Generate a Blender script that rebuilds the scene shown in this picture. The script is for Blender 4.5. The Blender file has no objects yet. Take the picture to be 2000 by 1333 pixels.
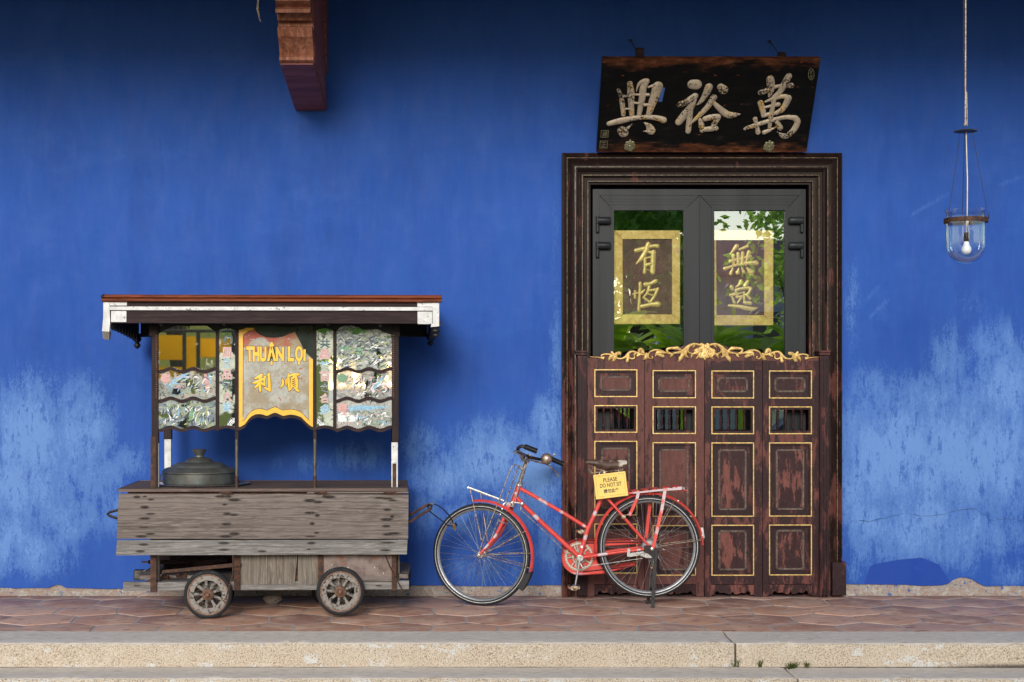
import bpy, math, random
from mathutils import Vector as V, Matrix, Euler, noise as mnoise
from mathutils.geometry import tessellate_polygon
import numpy as np
R = math.radians
sc = bpy.context.scene
C = sc.collection
# ------------------------------------------------------------------ camera
# level camera, 10.2 m from the wall, eye 1.467 m above the tiles; small lens shift (photo was cropped / shifted)
FPX, XV, YH, DIST, EYE = 2850.0, 880.0, 755.0, 10.2, 1.467
cam = bpy.data.cameras.new("camera"); co = bpy.data.objects.new("camera", cam); C.objects.link(co)
co.location = (0, -DIST, EYE); co.rotation_euler = (R(90), 0, 0)
cam.sensor_width = 36; cam.lens = 36 * FPX / 2000
cam.shift_x = (1000 - XV) / 2000; cam.shift_y = (YH - 666.5) / 2000
cam.clip_start = .1; cam.clip_end = 3000
sc.camera = co
# ------------------------------------------------------------------ light
SUN_EL, SUN_AZ = R(20), R(8)           # low soft light under the eaves, from the front, slightly left
w = bpy.data.worlds.new("World"); sc.world = w; w.use_nodes = True
wn = w.node_tree.nodes; wl = w.node_tree.links
bg = wn["Background"]; sky = wn.new("ShaderNodeTexSky"); sky.sky_type = 'NISHITA'; sky.sun_disc = False
sky.sun_elevation = SUN_EL; sky.sun_rotation = math.pi + SUN_AZ; sky.dust_density = 1.0
wl.new(sky.outputs[0], bg.inputs[0]); bg.inputs[1].default_value = .15; sc.view_settings.use_curve_mapping = False
sd = bpy.data.lights.new("sun", "SUN"); sd.energy = 2.75; sd.angle = R(20); sd.color = (1, .955, .89)
so = bpy.data.objects.new("sun", sd); C.objects.link(so); so.location = (-4, -20, 10)
sdir = V((math.sin(SUN_AZ) * math.cos(SUN_EL), math.cos(SUN_AZ) * math.cos(SUN_EL), -math.sin(SUN_EL)))
so.rotation_euler = sdir.to_track_quat('-Z', 'Y').to_euler()
sc.view_settings.view_transform = 'Standard'; sc.view_settings.look = 'None'
sc.view_settings.gamma = 1; sc.view_settings.exposure = .2
sc.cycles.max_bounces = 8; sc.cycles.transparent_max_bounces = 12
# ------------------------------------------------------------------ helpers
CAM = V((0, -DIST, EYE))
class Fr:
    """local frame; p() = where the line of sight through photo point (px,py) meets the frame's plane y=yl"""
    def __init__(s, loc=(0, 0, 0), rot=(0, 0, 0)):
        s.M = Matrix.Translation(loc) @ Euler(rot).to_matrix().to_4x4(); s.I = s.M.inverted()
    def p(s, px, py, yl=0.0):
        o = s.I @ CAM; d = s.I.to_3x3() @ V(((px - XV) / FPX, 1, -(py - YH) / FPX))
        return o + d * ((yl - o.y) / d.y)
    def s(s, px, py, yl=0.0):
        return (s.p(px + 10, py, yl) - s.p(px, py, yl)).length / 10
class MB:
    def __init__(s): s.v = []; s.f = []
    def add(s, vs, fs):
        n = len(s.v); s.v += [tuple(x) for x in vs]; s.f += [tuple(i + n for i in f) for f in fs]; return s
    def box(s, x0, x1, y0, y1, z0, z1):
        if x0 > x1: x0, x1 = x1, x0
        if y0 > y1: y0, y1 = y1, y0
        if z0 > z1: z0, z1 = z1, z0
        return s.add([(x0,y0,z0),(x1,y0,z0),(x1,y1,z0),(x0,y1,z0),(x0,y0,z1),(x1,y0,z1),(x1,y1,z1),(x0,y1,z1)],
                     [(0,3,2,1),(4,5,6,7),(0,1,5,4),(1,2,6,5),(2,3,7,6),(3,0,4,7)])
    def pbox(s, F, x0, x1, y0, y1, yl, th):
        """box whose front face covers the photo rectangle, front at local yl, thickness th backwards"""
        a = F.p(x0, y1, yl); b = F.p(x1, y0, yl)
        return s.box(a.x, b.x, yl, yl + th, a.z, b.z)
    def prism(s, poly, y0, y1, ax='y'):
        n = len(poly)
        mk = (lambda a, b, c: (a, c, b)) if ax == 'y' else ((lambda a, b, c: (c, a, b)) if ax == 'x' else (lambda a, b, c: (a, b, c)))
        vs = [mk(a, b, y0) for a, b in poly] + [mk(a, b, y1) for a, b in poly]
        t = tessellate_polygon([[V((a, b, 0)) for a, b in poly]])
        fs = [tuple(x) for x in t] + [tuple(i + n for i in reversed(x)) for x in t]
        fs += [(i, (i + 1) % n, (i + 1) % n + n, i + n) for i in range(n)]
        return s.add(vs, fs)
    def tube(s, pts, r, seg=8, closed=False, flat=1.0, up=None):
        pts = [V(p) for p in pts]; n = len(pts)
        rs = r if isinstance(r, (list, tuple)) else [r] * n
        T = []
        for i in range(n):
            a = pts[(i - 1) % n] if (closed or i > 0) else pts[i]
            b = pts[(i + 1) % n] if (closed or i < n - 1) else pts[i]
            T.append((b - a).normalized())
        u = V(up) if up else (V((0, 0, 1)) if abs(T[0].z) < .9 else V((0, 1, 0)))
        u = (u - T[0] * u.dot(T[0])).normalized(); vs = []
        for i in range(n):
            u = (u - T[i] * u.dot(T[i])).normalized(); w_ = T[i].cross(u)
            for k in range(seg):
                a = 2 * math.pi * k / seg
                vs.append(pts[i] + (u * math.cos(a) + w_ * math.sin(a) * flat) * rs[i])
        fs = []
        for i in range(n if closed else n - 1):
            j = (i + 1) % n
            for k in range(seg):
                l = (k + 1) % seg; fs.append((i*seg+k, i*seg+l, j*seg+l, j*seg+k))
        if not closed:
            fs.append(tuple(reversed(range(seg)))); fs.append(tuple((n-1)*seg + k for k in range(seg)))
        return s.add(vs, fs)
    def lathe(s, prof, c, axis=(0, 0, 1), seg=32, closed=False):
        c = V(c); a = V(axis).normalized(); u = a.orthogonal().normalized(); w_ = a.cross(u)
        vs = []; m = len(prof)
        for r_, h in prof:
            for k in range(seg):
                t = 2 * math.pi * k / seg; vs.append(c + a * h + (u * math.cos(t) + w_ * math.sin(t)) * max(r_, 1e-5))
        fs = []
        for i in range(m if closed else m - 1):
            j = (i + 1) % m
            for k in range(seg):
                l = (k + 1) % seg; fs.append((i*seg+k, i*seg+l, j*seg+l, j*seg+k))
        return s.add(vs, fs)
    def ball(s, c, r, sx=1, sy=1, sz=1, seg=12, ring=8):
        p = [(math.sin(math.pi * i / ring), -math.cos(math.pi * i / ring)) for i in range(ring + 1)]
        n = len(s.v); s.lathe([(a, b) for a, b in p], (0, 0, 0), seg=seg)
        for i in range(n, len(s.v)):
            x, y, z = s.v[i]; s.v[i] = (c[0] + x*r*sx, c[1] + y*r*sy, c[2] + z*r*sz)
        return s
    def stroke(s, pts, ws, y, h, cap=True):
        """brush stroke in the local xz plane, raised by h towards -y; ws = full widths"""
        P = [V((p[0], p[1])) for p in pts]; n = len(P)
        Q, Wd = [], []
        for i in range(n - 1):
            p0, p1, p2, p3 = P[max(i-1, 0)], P[i], P[i+1], P[min(i+2, n-1)]
            w0, w1, w2, w3 = ws[max(i-1, 0)], ws[i], ws[i+1], ws[min(i+2, n-1)]
            for k in range(5):
                t = k / 5
                f = lambda a, b, c_, d: .5 * (2*b + (c_-a)*t + (2*a-5*b+4*c_-d)*t*t + (3*b-a-3*c_+d)*t**3)
                Q.append(f(p0, p1, p2, p3)); Wd.append(max(f(w0, w1, w2, w3), 1e-4) / 2)
        Q.append(P[-1]); Wd.append(ws[-1] / 2)
        if cap:
            d0 = (Q[0] - Q[1]).normalized(); d1 = (Q[-1] - Q[-2]).normalized(); a0, a1 = Wd[0], Wd[-1]
            pre = [(Q[0] + d0 * a0 * math.sin(t), a0 * math.cos(t)) for t in (1.52, 1.15, .75, .35)]
            post = [(Q[-1] + d1 * a1 * math.sin(t), a1 * math.cos(t)) for t in (.35, .75, 1.15, 1.52)]
            Q = [a for a, b in pre] + Q + [a for a, b in post]; Wd = [b for a, b in pre] + Wd + [b for a, b in post]
        sec = [(-1, 0), (-.82, .7), (0, 1), (.82, .7), (1, 0)]; vs = []
        m = len(Q)
        for i in range(m):
            t = (Q[min(i+1, m-1)] - Q[max(i-1, 0)])
            t = t.normalized() if t.length > 1e-9 else V((1, 0)); nn = V((-t.y, t.x))
            for a, b in sec:
                q = Q[i] + nn * a * Wd[i]; vs.append((q.x, y - b * h * min(1, .3 + Wd[i] / max(ws)), q.y))
        fs = [(i*5+k, i*5+k+1, (i+1)*5+k+1, (i+1)*5+k) for i in range(m-1) for k in range(4)]
        return s.add(vs, fs)
    def pstroke(s, F, o, sc_, pts, ws, yl, h, grow=0):
        """stroke given in a zoomed crop's coordinates: o = crop origin in the photo, sc_ = zoom"""
        q = [F.p(o[0] + a / sc_, o[1] + b / sc_, yl) for a, b in pts]
        k = F.s(o[0], o[1], yl) / sc_
        if not isinstance(ws, (list, tuple)): ws = [ws]
        ws = (list(ws) + [ws[-1]] * len(pts))[:len(pts)]
        return s.stroke([(a.x, a.z) for a in q], [(w_ + grow) * k for w_ in ws], yl, h)
    def text(s, F, body, rect, yl, bold=0.0, th=.001):
        c = bpy.data.curves.new("t", "FONT"); c.body = body; c.offset = bold; c.extrude = .001
        c.align_x = 'CENTER'
        o = bpy.data.objects.new("t", c); C.objects.link(o)
        m = bpy.data.meshes.new_from_object(o.evaluated_get(bpy.context.evaluated_depsgraph_get()))
        vs = [v.co.copy() for v in m.vertices]; fs = [tuple(p.vertices) for p in m.polygons]
        bpy.data.objects.remove(o); bpy.data.curves.remove(c); bpy.data.meshes.remove(m)
        x0, x1 = min(v.x for v in vs), max(v.x for v in vs); y0, y1 = min(v.y for v in vs), max(v.y for v in vs)
        A = F.p(rect[0], rect[3], yl); B = F.p(rect[2], rect[1], yl)
        return s.add([(A.x + (v.x - x0) / (x1 - x0) * (B.x - A.x), yl - (v.z / .001 * .5 + .5) * th,
                       A.z + (v.y - y0) / (y1 - y0) * (B.z - A.z)) for v in vs], fs)
def prop(o, **k):
    for a, b in k.items():
        if b is not None: o[a] = b
def mesh_obj(name, mb, mat, parent=None, smooth=35, bev=0, loc=None, rot=None, spots=None, attr=None):
    me = bpy.data.meshes.new(name); me.from_pydata(mb.v, [], mb.f)
    me.materials.append(mat)
    if smooth: me.shade_smooth(); me.set_sharp_from_angle(angle=R(smooth))
    if spots is not None:     # (point, radius_x, radius_z): a stain / worn spot as a point attribute
        co_ = np.array([v.co[:] for v in me.vertices]); val = np.zeros(len(co_))
        for c, rx, rz in spots:
            d = ((co_[:, 0]-c[0])/rx)**2 + ((co_[:, 2]-c[2])/rz)**2
            val = np.maximum(val, np.exp(-d))
        a = me.attributes.new("wear", 'FLOAT', 'POINT'); a.data.foreach_set("value", val.astype(np.float32))
    if attr:
        for k, vals in attr.items():
            a = me.attributes.new(k, 'FLOAT', 'POINT'); a.data.foreach_set("value", np.asarray(vals, np.float32))
    o = bpy.data.objects.new(name, me); C.objects.link(o)
    if parent: o.parent = parent
    if loc: o.location = loc
    if rot: o.rotation_euler = rot
    if bev:
        b = o.modifiers.new("bevel", 'BEVEL'); b.width = bev; b.segments = 2; b.limit_method = 'ANGLE'; b.angle_limit = R(40)
    return o
class Thing:
    def __init__(s, name, label, cat, loc=(0, 0, 0), rot=(0, 0, 0), group=None):
        o = bpy.data.objects.new(name, None); C.objects.link(o); o.location = loc; o.rotation_euler = rot
        o.empty_display_size = .1
        prop(o, label=label, category=cat, group=group); s.o = o; s.F = Fr(loc, rot)
    def part(s, name, mb, mat, parent=None, label=None, **k):
        o = mesh_obj(name, mb, mat, parent or s.o, **k); prop(o, label=label); return o
def arc(c, r, a0, a1, n=24, y=0.0):
    return [(c[0] + r * math.cos(R(a0 + (a1-a0)*i/n)), y, c[1] + r * math.sin(R(a0 + (a1-a0)*i/n))) for i in range(n+1)]
# ------------------------------------------------------------------ materials
class N:
    def __init__(s, name, obj=False):
        s.m = bpy.data.materials.new(name); s.m.use_nodes = True; s.t = s.m.node_tree
        s.b = s.t.nodes["Principled BSDF"]; s.o = s.t.nodes["Material Output"]
        g = s.t.nodes.new("ShaderNodeTexCoord" if obj else "ShaderNodeNewGeometry")
        s.P = g.outputs["Object" if obj else "Position"]
    def n(s, t, **k):
        x = s.t.nodes.new(t)
        for a, b in k.items(): setattr(x, a, b)
        return x
    def set(s, sock, v):
        if isinstance(v, bpy.types.NodeSocket): s.t.links.new(v, sock)
        elif isinstance(v, tuple) and len(v) == 3 and sock.type == 'RGBA': sock.default_value = (*v, 1)
        else: sock.default_value = v
    def vec(s, sx=1, sy=1, sz=1, off=(0, 0, 0)):
        x = s.n("ShaderNodeMapping"); s.set(x.inputs[0], s.P); x.inputs["Scale"].default_value = (sx, sy, sz)
        x.inputs["Location"].default_value = off; return x.outputs[0]
    def noise(s, scale, detail=4, rough=.55, vec=None, dist=0.0):
        x = s.n("ShaderNodeTexNoise"); s.set(x.inputs["Vector"], vec or s.P); x.inputs["Scale"].default_value = scale
        x.inputs["Detail"].default_value = detail; x.inputs["Roughness"].default_value = rough
        x.inputs["Distortion"].default_value = dist; return x.outputs[0]
    def vor(s, scale, vec=None, out="Distance", feat='F1'):
        x = s.n("ShaderNodeTexVoronoi", feature=feat); s.set(x.inputs["Vector"], vec or s.P); x.inputs["Scale"].default_value = scale
        return x.outputs[out]
    def ramp(s, f, stops, interp='LINEAR'):
        x = s.n("ShaderNodeValToRGB"); s.set(x.inputs[0], f); e = x.color_ramp.elements; x.color_ramp.interpolation = interp
        while len(e) < len(stops): e.new(.5)
        for el, (p, c) in zip(e, stops):
            el.position = p; el.color = (*c, 1) if isinstance(c, tuple) else (c, c, c, 1)
        return x.outputs[0]
    def step(s, f, a, b):
        x = s.n("ShaderNodeMapRange", interpolation_type='SMOOTHSTEP'); s.set(x.inputs[0], f)
        x.inputs["From Min"].default_value = a; x.inputs["From Max"].default_value = b
        return x.outputs[0]
    def mix(s, f, a, b, mode='MIX'):
        x = s.n("ShaderNodeMix", data_type='RGBA', blend_type=mode); s.set(x.inputs[0], f)
        s.set(x.inputs[6], a); s.set(x.inputs[7], b); return x.outputs[2]
    def math(s, op, a, b=0.0, c=None):
        x = s.n("ShaderNodeMath", operation=op); s.set(x.inputs[0], a); s.set(x.inputs[1], b)
        if c is not None: s.set(x.inputs[2], c)
        return x.outputs[0]
    def attr(s, name): return s.n("ShaderNodeAttribute", attribute_name=name).outputs["Fac"]
    def sep(s, v=None):
        x = s.n("ShaderNodeSeparateXYZ"); s.set(x.inputs[0], v or s.P); return x.outputs
    def bump(s, h, st=.3, d=.01, nrm=None):
        x = s.n("ShaderNodeBump"); s.set(x.inputs["Height"], h); x.inputs["Strength"].default_value = st
        x.inputs["Distance"].default_value = d
        if nrm: s.set(x.inputs["Normal"], nrm)
        return x.outputs[0]
    def out(s, col, rough=.6, metal=0.0, nrm=None, spec=.5, **k):
        b = s.b.inputs; s.set(b["Base Color"], col); s.set(b["Roughness"], rough); s.set(b["Metallic"], metal)
        b["Specular IOR Level"].default_value = spec
        if nrm: s.set(b["Normal"], nrm)
        for a, v in k.items(): s.set(b[a.replace('_', ' ')], v)
        return s.m
MT = {}
def simple(name, col, rough=.5, metal=0.0, var=.25, scale=30, obj=False, bump=.15):
    n = N(name, obj); f = n.noise(scale, 5, .6)
    dark = tuple(c * (1 - var) for c in col); lite = tuple(min(1, c * (1 + var)) for c in col)
    c = n.ramp(f, [(.3, dark), (.7, lite)])
    return n.out(c, n.ramp(n.noise(scale*2), [(.3, max(0, rough-.12)), (.7, min(1, rough+.12))]), metal, n.bump(f, bump, .002))
# blue limewashed plaster: pale salt bloom where the 'stain' attribute says, streaky; a darker fresh repair
n = N("blue_plaster")
vs_ = n.vec(1, 1, .16); fine = n.noise(26, 6, .65, vs_); mid = n.noise(7, 7, .68, n.vec(1, 1, .42)); big = n.noise(1.6, 4, .6, n.vec(1, 1, .6))
speck = n.noise(48, 8, .78, n.vec(1, 1, .38))
base = n.ramp(big, [(.3, (.013, .062, .300)), (.7, (.019, .080, .355))])
base = n.mix(n.math('MULTIPLY', n.step(fine, .4, .8), .6), base, (.020, .085, .37)); base = n.mix(n.math('MULTIPLY', n.step(n.noise(3.2, 6, .7, n.vec(.7, 1, 1.3, (4, 4, 4))), .52, .72), .35), base, (.030, .10, .38)); base = n.mix(n.math('MULTIPLY', n.step(n.noise(2.1, 5, .65, n.vec(1, 1, .35, (8, 1, 1))), .53, .68), .4), base, (.011, .050, .25)); 
st = n.attr("stain")
t_ = n.math('ADD', n.math('MULTIPLY', mid, 1.25), n.math('MULTIPLY', speck, .67))
t_ = n.math('ADD', t_, n.math('MULTIPLY', fine, .42))
t_ = n.math('ADD', t_, n.math('MULTIPLY', n.math('SUBTRACT', n.noise(85, 8, .82, n.vec(1, 1, .5)), .5), 1.1))
t_ = n.math('ADD', t_, n.math('MULTIPLY', st, .72))
m1 = n.step(t_, 1.27, 1.52); m2 = n.step(t_, 1.55, 1.86)
gate = n.step(st, .05, .45)
col = n.mix(n.math('MULTIPLY', n.math('MULTIPLY', m1, gate), .60), base, (.098, .215, .50))
col = n.mix(n.math('MULTIPLY', n.math('MULTIPLY', m2, gate), .62), col, (.14, .27, .56))
isl = n.math('ADD', n.math('MULTIPLY', n.noise(15, 9, .80, n.vec(1, 1, .33, (7, 2, 5))), .8), n.math('MULTIPLY', speck, .25))
col = n.mix(n.math('MULTIPLY', n.step(isl, .55, .60), .68), col, base)
col = n.mix(n.math('MULTIPLY', n.step(n.attr("wipe_glint"), .15, .9), n.math('MULTIPLY', n.step(speck, .38, .62), .32)), col, (.10, .21, .52))
fr = n.attr("fresh"); col = n.mix(n.step(n.math('ADD', fr, n.math('MULTIPLY', speck, .3)), .55, .66), col, (.011, .050, .29))
chip = n.math('MULTIPLY', n.step(n.noise(34, 2, .4, n.vec(1, 1, 1, (3, 1, 7))), .735, .745), gate)
col = n.mix(chip, col, (.03, .08, .33))
h = n.math('ADD', n.math('MULTIPLY', mid, .6), n.math('ADD', n.math('MULTIPLY', fine, .25), n.math('ADD', n.math('MULTIPLY', n.noise(180, 3), .12), n.math('MULTIPLY', n.noise(3.5, 5, .6, n.vec(.6, 1, 1.5)), 1.2))))
MT['wall'] = n.out(col, n.ramp(mid, [(.3, .62), (.7, .85)]), 0, n.bump(h, .5, .008), .25)
# exposed rubble footing
n = N("rubble_footing"); v = n.vec(1, 1, 1)
a = n.noise(17, 8, .78, n.vec(1, 1, 2.0)); b_ = n.noise(80, 6, .8)
c = n.ramp(a, [(.34, (.26, .235, .22)), (.47, (.50, .46, .43)), (.52, (.38, .22, .155)), (.57, (.50, .45, .41)), (.7, (.38, .35, .34))])
c = n.mix(n.step(n.noise(22, 5, .7), .56, .6), c, (.55, .52, .48)); c = n.mix(n.step(n.noise(30, 4, .6, n.vec(1, 1, 1, (5, 5, 5))), .62, .66), c, (.10, .17, .42))
c = n.mix(n.step(b_, .62, .7), c, (.09, .07, .06))
MT['rubble'] = n.out(c, .9, 0, n.bump(n.math('ADD', a, b_), .9, .02), .2)
# terracotta tiles
n = N("terracotta_tile"); tint = n.attr("tint")
c = n.ramp(tint, [(0, (.33, .17, .13)), (.25, (.50, .26, .17)), (.5, (.58, .32, .21)), (.75, (.66, .40, .28)), (1, (.42, .23, .20))])
big = n.noise(5, 6, .65); c = n.mix(n.step(big, .42, .7), c, (.66, .44, .32)); c = n.mix(n.step(n.noise(8, 5, .6, n.vec(1, 2.4, 1, (2, 2, 2))), .56, .68), c, (.20, .095, .085))
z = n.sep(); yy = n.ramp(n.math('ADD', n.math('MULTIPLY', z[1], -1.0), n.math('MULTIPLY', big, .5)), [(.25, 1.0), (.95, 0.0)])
c = n.mix(n.math('MULTIPLY', yy, .55), c, (.13, .085, .095))      # darker purplish tone towards the wall
c = n.mix(n.step(n.noise(70, 5, .7), .6, .72), c, (.40, .30, .25))
c = n.mix(n.math('MULTIPLY', n.step(n.noise(210, 3, .6), .62, .68), .7), c, (.05, .03, .028))
c = n.mix(n.math('MULTIPLY', n.step(n.noise(6, 9, .8, n.vec(.8, 1.3, 1, (3, 8, 1))), .47, .62), .45), c, (.42, .35, .32))
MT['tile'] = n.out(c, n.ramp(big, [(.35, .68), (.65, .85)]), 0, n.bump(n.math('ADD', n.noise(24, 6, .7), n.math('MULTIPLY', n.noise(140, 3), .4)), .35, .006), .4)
n = N("grey_mortar"); c = n.ramp(n.noise(30, 6, .7), [(.3, (.30, .27, .26)), (.7, (.50, .47, .45))])
MT['mortar'] = n.out(c, .9, 0, n.bump(n.noise(90, 4), .5, .004))
# granite: bush-hammered buff faces, trodden grey tops with skylight brightness painted in
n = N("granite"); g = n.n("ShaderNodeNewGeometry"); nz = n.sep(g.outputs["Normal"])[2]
f1 = n.noise(120, 4, .75); f2 = n.noise(260, 3, .7); f3 = n.noise(5, 5, .6)
buff = n.ramp(f1, [(.34, (.14, .115, .085)), (.43, (.46, .37, .275)), (.55, (.64, .535, .415)), (.72, (.78, .71, .60))])
buff = n.mix(n.math('MULTIPLY', n.step(f3, .45, .7), .5), buff, (.70, .62, .52))
buff = n.mix(n.math('SUBTRACT', 1.0, n.step(n.vor(85), .14, .22)), buff, (.07, .055, .045))
ly = n.noise(7, 6, .75, n.vec(1, 1, 1.6)); buff = n.mix(n.math('MULTIPLY', n.step(ly, .57, .60), n.step(f1, .38, .5)), buff, (.66, .65, .62))
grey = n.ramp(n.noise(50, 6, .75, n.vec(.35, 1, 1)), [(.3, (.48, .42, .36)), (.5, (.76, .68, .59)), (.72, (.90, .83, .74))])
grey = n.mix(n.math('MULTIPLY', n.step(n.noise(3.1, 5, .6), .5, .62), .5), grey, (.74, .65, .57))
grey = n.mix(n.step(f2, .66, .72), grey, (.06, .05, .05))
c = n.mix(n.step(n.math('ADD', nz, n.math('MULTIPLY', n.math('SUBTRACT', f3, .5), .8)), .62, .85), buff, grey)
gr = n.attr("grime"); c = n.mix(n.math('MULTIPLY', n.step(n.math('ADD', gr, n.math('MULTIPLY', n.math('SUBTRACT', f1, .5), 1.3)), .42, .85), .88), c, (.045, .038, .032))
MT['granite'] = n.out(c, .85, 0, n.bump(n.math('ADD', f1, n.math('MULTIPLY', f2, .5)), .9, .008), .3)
def distress(name, lo, hi, amount=.5, sx=1, sz=.22, rough=.5, seed=0, hor=False, zf=0.0):
    n = N(name); sv = (sx, 1, sz) if not hor else (sz, 1, sx)
    a = n.noise(24, 9, .78, n.vec(*sv, (seed, seed*2, seed))); b = n.noise(5, 4, .6, n.vec(1, 1, .6, (seed, 0, 0)))
    t = n.math('ADD', n.math('MULTIPLY', a, .75), n.math('MULTIPLY', b, .5))
    k = .78 - .3 * amount
    if zf: t = n.math('SUBTRACT', t, n.math('MULTIPLY', n.math('SUBTRACT', n.sep()[2], .6), zf))
    m = n.step(t, k, k + .035)
    dk = n.ramp(n.noise(60, 4), [(.3, tuple(c*.65 for c in lo)), (.7, tuple(c*1.35 for c in lo))])
    lt = n.ramp(n.noise(40, 6, .7, n.vec(1, 1, .3)), [(.3, tuple(c*.62 for c in hi)), (.7, tuple(c*1.2 for c in hi))])
    c = n.mix(m, dk, lt)
    c = n.mix(n.math('MULTIPLY', n.step(n.noise(150, 2, .5), .68, .7), .8), c, tuple(x*.25 for x in lo))
    return n.out(c, n.ramp(a, [(.4, rough - .12), (.6, rough + .15)]), 0, n.bump(n.math('ADD', a, n.math('MULTIPLY', m, -.15)), .35, .004), .2)
MT['doorL'] = distress('worn_maroon_left', (.034, .013, .014), (.112, .042, .036), .80, seed=6)
MT['door'] = distress("worn_maroon_paint", (.028, .0115, .0135), (.125, .043, .036), .44)
MT['door2'] = distress("worn_maroon_panel", (.030, .012, .0135), (.155, .055, .045), .5, seed=4)
MT['doord'] = distress("dark_maroon_paint", (.024, .010, .012), (.10, .034, .030), .40, seed=9)
MT['frame'] = distress("dark_frame_wood", (.016, .0085, .0075), (.10, .036, .030), .62, sz=.12, rough=.42, seed=2, zf=.055)
n = N("gold_paint"); g = n.noise(60, 4)
c = n.ramp(g, [(.3, (.36, .21, .055)), (.52, (.66, .45, .16)), (.7, (.80, .58, .24))]); MT['gold'] = n.out(c, .42, .25, n.bump(g, .3, .002))
n = N("dull_gold_line"); g = n.noise(40, 5, .7); c = n.ramp(g, [(.42, (.03, .018, .012)), (.58, (.30, .20, .09))]); MT['goldl'] = n.out(c, .5)
n = N("dull_bead_line"); g = n.noise(50, 5, .7); c = n.ramp(g, [(.34, (.04, .024, .022)), (.62, (.22, .17, .135))]); MT['beadl'] = n.out(c, .5)
n = N("gold_leaf"); g = n.noise(25, 7, .75); c = n.ramp(g, [(.3, (.50, .32, .08)), (.5, (.72, .50, .16)), (.7, (.88, .68, .30))])
c = n.mix(n.step(n.noise(60, 4, .7), .68, .71), c, (.03, .04, .03)); MT['leaf'] = n.out(c, .45, .3, n.bump(g, .3, .002))
MT['leafchar'] = simple("gilt_characters", (.88, .64, .24), .4, .3, .25, 40)
n = N("plaque_field"); g = n.noise(18, 7, .7, n.vec(1, 1, .3)); c = n.ramp(g, [(.35, (.08, .026, .026)), (.65, (.20, .085, .075))])
MT['plaque'] = n.out(c, .55)
n = N("powder_coat"); g = n.noise(400, 2); MT['alu'] = n.out(n.ramp(n.noise(3, 3, .5, n.vec(4, 1, .2)), [(.3, (.016, .018, .021)), (.7, (.026, .029, .033))]), .42, .1, n.bump(g, .08, .001), .2)
# window glass: a thin clear sheet with a strong double-pane reflection
def glass(name, fac, tint=(1, 1, 1), rough=.0):
    n = N(name); tr = n.n("ShaderNodeBsdfTransparent"); n.set(tr.inputs[0], tint); gl = n.n("ShaderNodeBsdfGlossy"); gl.inputs["Roughness"].default_value = rough
    gl.inputs["Color"].default_value = (.76, .88, .96, 1)
    lw = n.n("ShaderNodeLayerWeight"); lw.inputs[0].default_value = .35
    mx = n.n("ShaderNodeMixShader"); n.set(mx.inputs[0], n.math('ADD', n.math('MULTIPLY', lw.outputs["Facing"], 1 - fac), fac))
    n.t.links.new(tr.outputs[0], mx.inputs[1]); n.t.links.new(gl.outputs[0], mx.inputs[2]); n.t.links.new(mx.outputs[0], n.o.inputs[0]); return n.m
MT['glass'] = glass("window_glass", .33, (.92, .95, .93)); MT['jar'] = glass("lantern_glass", .05, (.97, .98, 1))
MT['dark'] = simple("dark_interior", (.012, .011, .010), .9)
# black lacquer board with rust-red breakthrough
n = N("black_lacquer", True); a = n.noise(9, 7, .7, n.vec(.35, 1, 1.6)); z = n.sep()[2]
edge = n.math('ADD', n.math('MULTIPLY', n.math('ABSOLUTE', z), 2.1), n.math('MULTIPLY', a, .75))
c = n.ramp(n.noise(20, 6, .7, n.vec(.3, 1, 1)), [(.3, (.002, .002, .0025)), (.6, (.005, .005, .005)), (.75, (.022, .022, .022))])
c = n.mix(n.step(edge, .93, 1.08), c, n.ramp(n.noise(40, 6, .7, n.vec(.3, 1, 1)), [(.35, (.02, .009, .006)), (.55, (.10, .032, .014)), (.75, (.19, .12, .08))]))
c = n.mix(n.step(n.noise(28, 5, .6, n.vec(.5, 1, 1.4)), .67, .69), c, (.22, .045, .015))
MT['lacquer'] = n.out(c, n.ramp(a, [(.4, .5), (.6, .8)]), 0, n.bump(a, .4, .004), .1)
n = N("flaking_gilt"); a = n.noise(38, 6, .75); c = n.ramp(n.noise(14, 5, .6), [(.3, (.34, .27, .19)), (.52, (.46, .38, .29)), (.66, (.58, .36, .11))])
k = n.step(n.math('ADD', n.noise(75, 5, .75), n.math('MULTIPLY', n.noise(7, 2), .6)), .845, .87)
c = n.mix(k, c, (.006, .005, .005)); MT['gilt'] = n.out(c, .55, .15, n.bump(a, .3, .002))
MT['brass'] = simple("old_brass", (.24, .22, .13), .45, .6, .4, 60)
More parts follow.
